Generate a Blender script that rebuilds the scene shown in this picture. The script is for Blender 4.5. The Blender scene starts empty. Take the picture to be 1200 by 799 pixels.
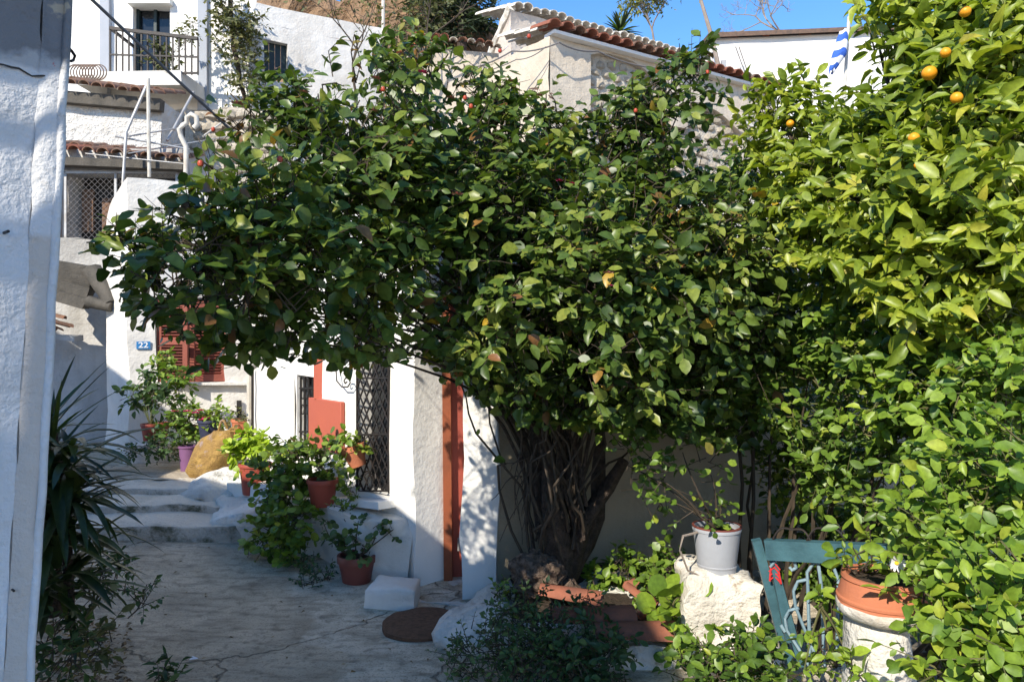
import bpy, bmesh, math, random
import numpy as np
from mathutils import Vector, Matrix, noise
random.seed(7); RNG = np.random.default_rng(7)
R = math.radians
SC = bpy.context.scene
COL = SC.collection

# ------------------------------------------------------------------ camera, sky, sun, exposure
F = 873.0; CH = 1.6
cam_d = bpy.data.cameras.new('camera'); cam = bpy.data.objects.new('camera', cam_d); COL.objects.link(cam)
cam.location = (0, 0, CH); cam.rotation_euler = (R(90), 0, 0)
cam_d.sensor_width = 36; cam_d.lens = 36 * F / 1200; cam_d.clip_start = .05; cam_d.clip_end = 2000
SC.camera = cam
SUN = Vector((-.40, -.70, .59)).normalized()          # direction towards the sun
elev = math.asin(SUN.z)
world = bpy.data.worlds.new('World'); SC.world = world; world.use_nodes = True
wn = world.node_tree.nodes; wl = world.node_tree.links; wn.clear()
sky = wn.new('ShaderNodeTexSky'); sky.sky_type = 'NISHITA'; sky.sun_disc = False
sky.sun_elevation = elev; sky.sun_rotation = math.atan2(SUN.x, SUN.y)
sky.air_density = 1.0; sky.dust_density = 0; sky.ozone_density = 3; sky.altitude = 800
bg = wn.new('ShaderNodeBackground'); bg.inputs[1].default_value = .15
wo = wn.new('ShaderNodeOutputWorld'); hsv = wn.new('ShaderNodeHueSaturation'); hsv.inputs['Saturation'].default_value = 1.28; wl.new(sky.outputs[0], hsv.inputs['Color']); tint = wn.new('ShaderNodeMix'); tint.data_type = 'RGBA'; tint.blend_type = 'MULTIPLY'; tint.inputs[0].default_value = 1; tint.inputs[7].default_value = (1.2, .885, .83, 1); wl.new(hsv.outputs[0], tint.inputs[6]); wl.new(tint.outputs[2], bg.inputs[0]); wl.new(bg.outputs[0], wo.inputs[0])
sun_d = bpy.data.lights.new('sun', 'SUN'); sun_d.energy = 3.0; sun_d.angle = R(.53); sun_d.color = (1, .93, .80)
sun = bpy.data.objects.new('sun', sun_d); COL.objects.link(sun)
sun.rotation_euler = SUN.to_track_quat('Z', 'Y').to_euler(); sun.location = SUN * 40
SC.view_settings.view_transform = 'Standard'; SC.view_settings.look = 'None'
SC.view_settings.exposure = 1.2; SC.view_settings.gamma = 1
try: SC.cycles.max_bounces = 6; SC.cycles.transparent_max_bounces = 6
except Exception: pass

# ------------------------------------------------------------------ helpers
def P(px, py, Y): return Vector(((px - 600) / F * Y, Y, CH - (py - 399.5) / F * Y))
W = {}
def tag(o, label=None, cat=None, group=None, kind=None):
    if label: o['label'] = label
    if cat: o['category'] = cat
    if group: o['group'] = group
    if kind: o['kind'] = kind
    return o
def thing(name, loc, label, cat, group=None):
    o = bpy.data.objects.new(name, None); COL.objects.link(o); o.location = loc
    o.empty_display_size = .1; W[o.name] = Vector(loc)
    return tag(o, label, cat, group)
class MB:
    def __init__(s): s.v = []; s.f = []
    def add(s, v, f):
        b = len(s.v); s.v += [tuple(p) for p in v]; s.f += [tuple(b + i for i in q) for q in f]; return s
    def box(s, c, size, M=None):
        x, y, z = [k / 2 for k in size]
        vs = [Vector((a * x, b * y, d * z)) for a in (-1, 1) for b in (-1, 1) for d in (-1, 1)]
        if M is not None: vs = [M @ p for p in vs]
        c = Vector(c)
        return s.add([c + p for p in vs], [(0, 1, 3, 2), (4, 6, 7, 5), (0, 4, 5, 1), (2, 3, 7, 6), (0, 2, 6, 4), (1, 5, 7, 3)])
    def bar(s, a, b, w, d=None, up=Vector((0, 0, 1))):
        a = Vector(a); b = Vector(b); t = (b - a); L = t.length; t.normalize()
        if abs(t.dot(up)) > .98: up = Vector((0, 1, 0))
        x = t.cross(up).normalized(); y = x.cross(t).normalized()
        M = Matrix((x, t, y)).transposed()
        return s.box((a + b) / 2, (w, L, d or w), M)
    def tube(s, pts, r, n=6, cap=True):
        pts = [Vector(p) for p in pts]; m = len(pts)
        rs = r if hasattr(r, '__len__') else [r] * m
        ref = Vector((.31, .52, .79)); vs = []; fs = []
        for i, p in enumerate(pts):
            t = (pts[min(i + 1, m - 1)] - pts[max(i - 1, 0)])
            if t.length < 1e-9: t = Vector((0, 0, 1))
            t.normalize(); x = t.cross(ref)
            if x.length < .05: x = t.cross(Vector((1, 0, 0)))
            x.normalize(); y = t.cross(x)
            for k in range(n):
                a = 2 * math.pi * k / n; vs.append(p + (x * math.cos(a) + y * math.sin(a)) * rs[i])
        for i in range(m - 1):
            for k in range(n):
                k2 = (k + 1) % n; fs.append((i * n + k, i * n + k2, (i + 1) * n + k2, (i + 1) * n + k))
        if cap:
            fs.append(tuple(range(n - 1, -1, -1))); fs.append(tuple((m - 1) * n + k for k in range(n)))
        return s.add(vs, fs)
    def lathe(s, prof, c, n=24, M=None, wob=0):
        c = Vector(c); vs = []; fs = []
        for r, z in prof:
            for k in range(n):
                a = 2 * math.pi * k / n; q = r * (1 + wob * math.sin(3 * a + z * 20))
                p = Vector((q * math.cos(a), q * math.sin(a), z)); vs.append(c + (M @ p if M is not None else p))
        for i in range(len(prof) - 1):
            for k in range(n):
                k2 = (k + 1) % n; fs.append((i * n + k, i * n + k2, (i + 1) * n + k2, (i + 1) * n + k))
        return s.add(vs, fs)
    def grid(s, fn, nu, nv):
        vs = [fn(i / nu, j / nv) for j in range(nv + 1) for i in range(nu + 1)]
        fs = [(j * (nu + 1) + i, j * (nu + 1) + i + 1, (j + 1) * (nu + 1) + i + 1, (j + 1) * (nu + 1) + i) for j in range(nv) for i in range(nu)]
        return s.add(vs, fs)
    def prism(s, poly, z0, z1, step=.25, dome=0):
        """vertical prism with subdivided sides; z1 may be a list (one top height per corner)"""
        n = len(poly); z1s = z1 if hasattr(z1, '__len__') else [z1] * n
        for i in range(n):
            a = Vector((*poly[i], 0)); b = Vector((*poly[(i + 1) % n], 0)); ha, hb = z1s[i], z1s[(i + 1) % n]
            nu = max(1, min(60, int((b - a).length / step))); nv = max(1, min(60, int((max(ha, hb) - z0) / step)))
            s.grid(lambda u, v: (a.x + (b.x - a.x) * u, a.y + (b.y - a.y) * u, z0 + (ha + (hb - ha) * u - z0) * v), nu, nv)
        ring = []
        for i in range(n):
            a = Vector((*poly[i], z1s[i])); b = Vector((*poly[(i + 1) % n], z1s[(i + 1) % n])); k = max(1, min(60, int((Vector(poly[i]) - Vector(poly[(i + 1) % n])).length / step)))
            ring += [a.lerp(b, j / k) for j in range(k)]
        c = sum(ring, Vector()) / len(ring); m = len(ring); ts = (0, .12, .3, .55, .8, 1) if dome else (0, .4, .8, 1)
        vs = [p.lerp(c, t) + Vector((0, 0, dome * (1 - (1 - t) ** 4))) for t in ts for p in ring]
        s.add(vs, [(i * m + k, i * m + (k + 1) % m, (i + 1) * m + (k + 1) % m, (i + 1) * m + k) for i in range(len(ts) - 1) for k in range(m)])
        return s
    def panel(s, a, b, z0, z1, ops=(), step=.25, depth=.2, back=True):
        """vertical wall face from a to b (xy), with openings (u0,u1,z0,z1) and reveals; outside is to the right of a->b seen from above"""
        a = Vector(a); b = Vector(b); d = b - a; L = d.length; d.normalize(); n = Vector((d.y, -d.x))
        us = set([0, L]); zs = set([z0, z1])
        for k in range(1, max(1, int(L / step))): us.add(L * k / max(1, int(L / step)))
        for k in range(1, max(1, int((z1 - z0) / step))): zs.add(z0 + (z1 - z0) * k / max(1, int((z1 - z0) / step)))
        for o in ops:
            for lst, vals in ((us, o[:2]), (zs, o[2:4])):
                for val in vals:
                    for q in [q for q in lst if abs(q - val) < .04 and q not in (0, L, z0, z1)]: lst.discard(q)
                    lst.add(val)
        us = sorted(us); zs = sorted(zs)
        def pt(u, z, q=0): return (a.x + d.x * u - n.x * q, a.y + d.y * u - n.y * q, z)
        for i in range(len(us) - 1):
            for j in range(len(zs) - 1):
                um = (us[i] + us[i + 1]) / 2; zm = (zs[j] + zs[j + 1]) / 2
                if any(o[0] < um < o[1] and o[2] < zm < o[3] for o in ops): continue
                s.add([pt(us[i], zs[j]), pt(us[i + 1], zs[j]), pt(us[i + 1], zs[j + 1]), pt(us[i], zs[j + 1])], [(0, 1, 2, 3)])
        for o in ops:
            u0, u1, y0, y1 = o[:4]; q = o[4] if len(o) > 4 else depth
            s.add([pt(u0, y0), pt(u1, y0), pt(u1, y1), pt(u0, y1), pt(u0, y0, q), pt(u1, y0, q), pt(u1, y1, q), pt(u0, y1, q)],
                  [(0, 4, 5, 1), (1, 5, 6, 2), (2, 6, 7, 3), (3, 7, 4, 0)])
        return s
    def build(s, name, mat, parent=None, rough=None, smooth=40, weld=True, mesh_only=False, loc=None):
        v = np.array(s.v, dtype=float); f = s.f
        if weld:
            key = {}; mp = []; nv = []
            for p in s.v:
                k = (round(p[0], 4), round(p[1], 4), round(p[2], 4))
                if k not in key: key[k] = len(nv); nv.append(p)
                mp.append(key[k])
            f2 = []
            for q in f:
                g = []
                for i in q:
                    i = mp[i]
                    if not g or g[-1] != i: g.append(i)
                if len(g) > 1 and g[0] == g[-1]: g.pop()
                if len(g) > 2 and len(set(g)) == len(g): f2.append(g)
            f = f2; v = np.array(nv, dtype=float)
        if rough:
            for fr, am in ([rough] if not isinstance(rough, list) else rough):
                for i in range(len(v)):
                    q = noise.noise_vector(Vector(v[i]) * fr); v[i] += np.array(q) * am
        org = np.zeros(3)
        if parent is not None: org = np.array(W[parent.name])
        elif loc is not None: org = np.array(loc)
        m = bpy.data.meshes.new(name); m.from_pydata([tuple(p) for p in (v - org)], [], f); m.update()
        if mat: m.materials.append(mat)
        if smooth:
            m.polygons.foreach_set('use_smooth', [True] * len(m.polygons)); m.set_sharp_from_angle(angle=R(smooth))
        bm = bmesh.new(); bm.from_mesh(m); bmesh.ops.recalc_face_normals(bm, faces=bm.faces); bm.to_mesh(m); bm.free()
        if mesh_only: return m
        o = bpy.data.objects.new(name, m); COL.objects.link(o)
        if parent is not None: o.parent = parent; W[o.name] = Vector(org)
        else: o.location = org; W[o.name] = Vector(org)
        return o
def inst(name, mesh, parent, M, mat=None):
    o = bpy.data.objects.new(name, mesh); COL.objects.link(o); o.parent = parent
    M = M.copy(); M.translation = M.translation - W[parent.name]; o.matrix_local = M
    return o
def frame(o, x, y, z):
    M = Matrix.Identity(4)
    for i, c in enumerate((x, y, z)):
        for j in range(3): M[j][i] = c[j]
    M.translation = o; return M
def arc(p, q, bulge, n=8):
    p = Vector(p); q = Vector(q); return [p.lerp(q, i / n) + Vector(bulge) * math.sin(math.pi * i / n) for i in range(n + 1)]

# ------------------------------------------------------------------ materials
def lin(r, g, b):
    f = lambda c: ((c / 255 + .055) / 1.055) ** 2.4 if c > 10 else c / 255 / 12.92
    return (f(r), f(g), f(b))
def mat(name, col, col2=None, rough=.8, sc=3., amt=.5, bump=(40, .15), bump2=None, streak=0, spec=.3, metal=0, col3=None, sc3=1.2, thr3=.6, wid3=.08):
    m = bpy.data.materials.new(name); m.use_nodes = True; nt = m.node_tree; n = nt.nodes; l = nt.links
    b = n['Principled BSDF']; b.inputs['Roughness'].default_value = rough; b.inputs['Specular IOR Level'].default_value = spec; b.inputs['Metallic'].default_value = metal
    g = n.new('ShaderNodeNewGeometry'); pos = g.outputs['Position']
    def nz(scale, det=5, vec=pos, ro=.6):
        t = n.new('ShaderNodeTexNoise'); t.inputs['Scale'].default_value = scale; t.inputs['Detail'].default_value = det; t.inputs['Roughness'].default_value = ro; l.new(vec, t.inputs['Vector']); return t.outputs['Fac']
    def mr(v, a, c):
        t = n.new('ShaderNodeMapRange'); t.inputs[1].default_value = a; t.inputs[2].default_value = c; l.new(v, t.inputs[0]); return t.outputs[0]
    def mix(fac, a, c):
        t = n.new('ShaderNodeMix'); t.data_type = 'RGBA'; l.new(fac, t.inputs[0])
        for s, k in ((a, 6), (c, 7)):
            if isinstance(s, tuple): t.inputs[k].default_value = (*s, 1)
            else: l.new(s, t.inputs[k])
        return t.outputs[2]
    def mul(v, k):
        t = n.new('ShaderNodeMath'); t.operation = 'MULTIPLY'; l.new(v, t.inputs[0]); t.inputs[1].default_value = k; return t.outputs[0]
    c = col
    if col2:
        c = mix(mul(mr(nz(sc), .38, .68), amt), col, col2)
        if streak:
            mp = n.new('ShaderNodeMapping'); mp.inputs['Scale'].default_value = (9, 9, .9); l.new(pos, mp.inputs['Vector'])
            c = mix(mul(mr(nz(1, 4, mp.outputs[0]), .5, .8), streak), c, col2)
    if col3: c = mix(mr(nz(sc3, 7, pos, .7), thr3, thr3 + wid3), c, col3)
    if isinstance(c, tuple): b.inputs['Base Color'].default_value = (*c, 1)
    else: l.new(c, b.inputs['Base Color'])
    last = None
    for bp in (bump, bump2):
        if not bp: continue
        t = n.new('ShaderNodeBump'); t.inputs['Strength'].default_value = bp[1]; t.inputs['Distance'].default_value = bp[2] if len(bp) > 2 else .02
        l.new(nz(bp[0], 4), t.inputs['Height'])
        if last: l.new(last, t.inputs['Normal'])
        last = t.outputs[0]
    if last: l.new(last, b.inputs['Normal'])
    m['k'] = 1
    return m
M = {}
M['white'] = mat('whitewash', (.74, .71, .66), (.47, .43, .37), sc=1.5, amt=.6, bump=(35, .35), bump2=(6, .35, .05), streak=.35, col3=(.42, .38, .33), sc3=2.3, thr3=.66)
M['white_clean'] = mat('whitewash_clean', (.80, .78, .74), (.62, .58, .52), sc=1.2, amt=.35, bump=(30, .2), bump2=(5, .25, .05), streak=.2)
M['white_old'] = mat('old_whitewash', (.70, .67, .61), (.36, .33, .28), sc=2.2, amt=.7, bump=(28, .6), bump2=(7, .6, .06), streak=.5, col3=(.16, .15, .11), sc3=3.1, thr3=.6)
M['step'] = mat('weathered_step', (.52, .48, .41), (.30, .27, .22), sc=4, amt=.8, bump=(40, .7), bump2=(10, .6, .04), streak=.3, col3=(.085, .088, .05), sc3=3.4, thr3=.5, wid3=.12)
def paint_tread_light(m):
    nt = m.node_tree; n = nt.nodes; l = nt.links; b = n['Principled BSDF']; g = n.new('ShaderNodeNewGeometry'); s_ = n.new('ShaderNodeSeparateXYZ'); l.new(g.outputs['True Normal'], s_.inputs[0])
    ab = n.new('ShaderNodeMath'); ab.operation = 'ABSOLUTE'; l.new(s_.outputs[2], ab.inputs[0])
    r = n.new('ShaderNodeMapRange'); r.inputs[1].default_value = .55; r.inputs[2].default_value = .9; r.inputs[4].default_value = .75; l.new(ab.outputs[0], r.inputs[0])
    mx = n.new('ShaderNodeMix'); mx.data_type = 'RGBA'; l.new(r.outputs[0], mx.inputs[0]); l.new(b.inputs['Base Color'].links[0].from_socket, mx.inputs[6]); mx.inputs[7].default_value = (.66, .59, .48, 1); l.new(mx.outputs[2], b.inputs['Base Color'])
paint_tread_light(M['step'])  # up-facing step tops painted paler, light put into the colour for contrast
M['white_rough'] = mat('rough_cast_plaster', (.74, .71, .66), (.48, .43, .37), sc=3, amt=.5, bump=(14, 1, .08), bump2=(45, .5), streak=.2)
M['limestone'] = mat('limewashed_stone', (.72, .67, .58), (.52, .46, .37), sc=7, amt=.7, bump=(40, .5), bump2=(10, .5, .03), col3=(.33, .25, .17), sc3=5, thr3=.6)
M['aged'] = mat('aged_cream_wash', (.60, .52, .415), (.42, .35, .27), sc=1.8, amt=.6, bump=(30, .4), bump2=(6, .4, .05), streak=.4, col3=(.38, .32, .26), sc3=2, thr3=.64)
M['cream'] = mat('cream_plaster', (.66, .57, .48), (.50, .42, .35), sc=1.6, amt=.6, bump=(40, .25), bump2=(7, .4, .05), streak=.3)
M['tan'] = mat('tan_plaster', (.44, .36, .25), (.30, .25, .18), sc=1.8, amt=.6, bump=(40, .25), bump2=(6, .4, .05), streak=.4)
M['grey_plaster'] = mat('grey_stained_plaster', (.55, .53, .50), (.27, .25, .22), sc=1.6, amt=.7, bump=(30, .5), bump2=(6, .5, .05), streak=.5, col3=(.38, .32, .26), sc3=1.7, thr3=.64, wid3=.2)
M['stone'] = mat('rubble_stone', (.42, .36, .28), (.30, .26, .20), sc=5, amt=.9, bump=(30, .6), bump2=(90, .4))
M['mortar'] = mat('mortar', (.55, .49, .40), (.40, .35, .28), sc=4, amt=.8, bump=(20, .8, .05))
M['terracotta'] = mat('terracotta', (.30, .105, .06), (.19, .08, .055), sc=14, amt=.8, bump=(60, .25), col3=(.42, .30, .22), sc3=9, thr3=.62)
M['terracotta_new'] = mat('terracotta_bright', (.50, .17, .08), (.40, .14, .08), sc=9, amt=.6, bump=(60, .15), col3=(.55, .38, .28), sc3=6, thr3=.66)
M['limed_tile'] = mat('limewashed_tile', (.74, .70, .62), (.45, .38, .30), sc=9, amt=.9, bump=(30, .6))
M['oldtile'] = mat('weathered_tile', (.26, .13, .08), (.12, .09, .07), sc=10, amt=.9, bump=(40, .4), col3=(.30, .26, .20), sc3=7, thr3=.58)
M['redpot'] = mat('brick_red_plastic', (.33, .065, .04), (.25, .055, .04), sc=6, amt=.5, rough=.5, bump=(50, .05), spec=.4)
M['brownpot'] = mat('maroon_plastic', (.20, .055, .04), (.15, .05, .04), sc=6, amt=.5, rough=.45, bump=(50, .05), spec=.4)
M['greypot'] = mat('grey_plastic', (.36, .37, .40), (.27, .27, .28), sc=7, amt=.5, rough=.4, bump=(40, .05), spec=.4)
M['purple'] = mat('purple_plastic', (.20, .09, .19), (.14, .07, .13), sc=5, amt=.5, rough=.5, bump=(40, .05))
M['navypot'] = mat('navy_plastic', (.03, .035, .07), (.05, .05, .08), sc=5, rough=.5)
M['soil'] = mat('soil', (.07, .05, .035), (.03, .022, .016), sc=30, amt=1, bump=(60, 1))
M['redpaint'] = mat('salmon_red_paint', (.46, .115, .07), (.38, .10, .07), sc=3, amt=.5, rough=.55, bump=(40, .08))
M['doorred'] = mat('door_red_paint', (.33, .07, .045), (.20, .05, .038), sc=4, amt=.6, rough=.5, bump=(40, .08))
M['dooredge'] = mat('door_orange_wood', (.24, .065, .026), (.15, .048, .022), sc=6, amt=.6, rough=.5, bump=(60, .1))
M['shutter'] = mat('shutter_brown_red', (.27, .075, .05), (.19, .06, .04), sc=6, amt=.6, rough=.6, bump=(60, .1))
M['iron'] = mat('black_iron', (.025, .024, .024), (.06, .04, .03), sc=12, amt=.5, rough=.5, bump=(80, .1), metal=.3)
M['rust'] = mat('rusty_iron', (.16, .10, .07), (.08, .06, .05), sc=12, amt=.8, rough=.8, bump=(80, .3))
M['galv'] = mat('galvanised_pipe', (.42, .42, .42), (.30, .26, .22), sc=8, amt=.7, rough=.5, metal=.3, bump=(60, .1))
M['palepipe'] = mat('pale_painted_pipe', (.62, .58, .50), (.40, .33, .26), sc=9, amt=.7, rough=.6, bump=(60, .1))
M['bluepaint'] = mat('teal_blue_paint', (.06, .14, .165), (.03, .07, .085), sc=9, amt=.8, rough=.45, bump=(60, .12), col3=(.20, .13, .09), sc3=12, thr3=.68)
M['paleblue'] = mat('faded_blue_paint', (.24, .33, .37), (.12, .20, .24), sc=14, amt=.7, rough=.5, bump=(60, .12), col3=(.20, .12, .08), sc3=20, thr3=.64)
M['redcord'] = mat('red_cord', (.55, .03, .03), (.4, .03, .03))
M['greenwood'] = mat('dark_green_shutter', (.02, .035, .04), (.03, .05, .05), sc=8, rough=.5)
M['glass'] = mat('dark_glass', (.012, .014, .017), (.02, .024, .03), sc=2, rough=.12, bump=(3, .02), spec=.5)
M['dark'] = mat('dark_interior', (.05, .045, .04), (.03, .028, .025), sc=3)
M['grey_trim'] = mat('plain_grey_trim', (.36, .38, .42), (.30, .32, .35), sc=3, bump=(40, .1))  # even grey for the pilasters
M['wood'] = mat('weathered_wood', (.105, .092, .075), (.055, .05, .042), sc=7, amt=.9, streak=.4, bump=(50, .5))
M['brownwood'] = mat('brown_wood', (.22, .12, .07), (.12, .07, .045), sc=7, amt=.8, bump=(50, .4))
M['bark'] = mat('rough_bark', (.10, .07, .052), (.035, .027, .02), sc=22, amt=1, bump=(40, 1, .03), bump2=(120, .6))
M['stump'] = mat('stump_bark', (.26, .18, .13), (.07, .05, .035), sc=38, amt=1, bump=(55, 1, .04), bump2=(140, .6))
M['twig'] = mat('twig_bark', (.075, .055, .038), (.04, .032, .022), sc=20, amt=.8, bump=None)
M['twig_green'] = mat('green_stem', (.09, .11, .035), (.12, .08, .04), sc=10, amt=.8, bump=None)
M['twig_pale'] = mat('pale_twigs', (.30, .25, .21), (.20, .16, .13), sc=10, amt=.8, bump=None)
M['ground'] = mat('earth', (.20, .17, .13), (.12, .10, .075), sc=1.5, amt=.8, bump=(20, .6, .05))
M['rock'] = mat('ochre_rock', (.36, .22, .12), (.20, .13, .08), sc=2.5, amt=.9, bump=(9, 1, .2), bump2=(40, .5))
M['mat'] = mat('coir_mat', (.16, .085, .05), (.09, .05, .03), sc=40, amt=.9, rough=.95, bump=(220, .8, .01))
M['cable'] = mat('grey_cable', (.14, .13, .13), (.2, .19, .18), sc=20)
M['netbag'] = mat('yellow_netting', (.47, .29, .085), (.28, .16, .055), sc=11, amt=.9, rough=.7, bump=(140, .8, .02), bump2=(16, .8, .05), col3=(.40, .30, .27), sc3=7, thr3=.6)
M['petal_pink'] = mat('pink_petals', (.62, .06, .20), (.5, .05, .13), sc=40)
M['petal_dry'] = mat('dried_petals', (.45, .22, .16), (.30, .12, .08), sc=40)
M['petal_red'] = mat('red_hips', (.40, .05, .03), (.5, .12, .03), sc=40, rough=.4)
M['petal_white'] = mat('white_petals', (.8, .8, .8), (.75, .73, .75), sc=40)
M['yellow'] = mat('yellow_petals', (.75, .50, .03), (.7, .42, .03), sc=40)
M['orange'] = mat('orange_peel', (.80, .30, .015), (.75, .38, .02), sc=10, rough=.4, bump=(300, .2, .003))
M['flagwhite'] = mat('flag_white', (.75, .76, .78), (.66, .68, .72), sc=8)
M['flagblue'] = mat('flag_blue', (.04, .12, .48), (.03, .09, .38), sc=8)
M['signblue'] = mat('enamel_blue', (.04, .20, .46), (.05, .24, .5), sc=20, rough=.3)
M['litter'] = mat('dry_litter', (.22, .15, .09), (.12, .085, .05), sc=30, amt=.9)

def path_material():
    m = mat('worn_concrete', (.57, .47, .34), (.36, .295, .21), sc=3.2, amt=.9, rough=.92, bump=(80, .7), bump2=(13, .6, .03))
    nt = m.node_tree; n = nt.nodes; l = nt.links; b = n['Principled BSDF']
    pos = n.new('ShaderNodeNewGeometry').outputs['Position']
    def noise_(scale, det=5, vec=pos):
        t = n.new('ShaderNodeTexNoise'); t.inputs['Scale'].default_value = scale; t.inputs['Detail'].default_value = det; l.new(vec, t.inputs['Vector']); return t
    def rng(v, a, c, o0=0., o1=1.):
        t = n.new('ShaderNodeMapRange'); t.inputs[1].default_value = a; t.inputs[2].default_value = c; t.inputs[3].default_value = o0; t.inputs[4].default_value = o1; l.new(v, t.inputs[0]); return t.outputs[0]
    def math_(op, a, c):
        t = n.new('ShaderNodeMath'); t.operation = op
        for k, q in ((0, a), (1, c)):
            if isinstance(q, (int, float)): t.inputs[k].default_value = q
            else: l.new(q, t.inputs[k])
        return t.outputs[0]
    def mix(fac, a, c):
        t = n.new('ShaderNodeMix'); t.data_type = 'RGBA'; l.new(fac, t.inputs[0])
        for q, k in ((a, 6), (c, 7)):
            if isinstance(q, tuple): t.inputs[k].default_value = (*q, 1)
            else: l.new(q, t.inputs[k])
        return t.outputs[2]
    cur = b.inputs['Base Color'].links[0].from_socket
    sep = n.new('ShaderNodeSeparateXYZ'); l.new(pos, sep.inputs[0])
    # strip of whitewashed render along the house, ragged edge
    edge = math_('ADD', math_('ADD', sep.outputs[0], math_('MULTIPLY', sep.outputs[1], .54)), rng(noise_(2.2, 7).outputs['Fac'], .3, .7, -.28, .28))
    side = rng(edge, 1.12, 1.2)
    lime = mix(rng(noise_(6, 7).outputs['Fac'], .4, .62), (.66, .57, .44), (.47, .40, .30))
    cur = mix(side, cur, lime)
    # broom strokes: noise stretched along two directions, changing from patch to patch
    hs = []
    for rot, sx in ((R(35), 7), (R(-40), 6)):
        mp = n.new('ShaderNodeMapping'); mp.inputs['Rotation'].default_value = (0, 0, rot); mp.inputs['Scale'].default_value = (5, 19, 1); l.new(pos, mp.inputs[0]); hs.append(noise_(1, 4, mp.outputs[0]).outputs['Fac'])
    mx = n.new('ShaderNodeMix'); l.new(rng(noise_(1.3, 2).outputs['Fac'], .47, .53), mx.inputs[0]); l.new(hs[0], mx.inputs[2]); l.new(hs[1], mx.inputs[3]); stroke = mx.outputs[0]
    cur = mix(math_('MULTIPLY', rng(stroke, .5, .72), .7), cur, (.19, .153, .108))  # strokes darkened in colour too, since the relief hardly shades here
    cur = mix(math_('MULTIPLY', rng(noise_(95, 3).outputs['Fac'], .56, .66), .5), cur, (.13, .105, .075)); cur = mix(math_('MULTIPLY', rng(noise_(17, 8).outputs['Fac'], .54, .68), .5), cur, (.16, .13, .09))
    bp = n.new('ShaderNodeBump'); bp.inputs['Strength'].default_value = .55; bp.inputs['Distance'].default_value = .02; l.new(stroke, bp.inputs['Height']); l.new(b.inputs['Normal'].links[0].from_socket, bp.inputs['Normal'])
    # cracks
    ad = n.new('ShaderNodeVectorMath'); ad.operation = 'MULTIPLY_ADD'; l.new(noise_(3, 6).outputs['Color'], ad.inputs[0]); ad.inputs[1].default_value = (.55, .55, .1); l.new(pos, ad.inputs[2])
    vo = n.new('ShaderNodeTexVoronoi'); vo.feature = 'DISTANCE_TO_EDGE'; vo.inputs['Scale'].default_value = .62; l.new(ad.outputs[0], vo.inputs['Vector'])
    r = rng(vo.outputs['Distance'], -.002, .006)
    bp2 = n.new('ShaderNodeBump'); bp2.inputs['Strength'].default_value = .9; bp2.inputs['Distance'].default_value = .02; l.new(r, bp2.inputs['Height']); l.new(bp.outputs[0], bp2.inputs['Normal']); l.new(bp2.outputs[0], b.inputs['Normal'])
    cur = mix(r, (.13, .108, .08), cur)
    l.new(cur, b.inputs['Base Color'])
    return m
M['path'] = path_material()

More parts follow.
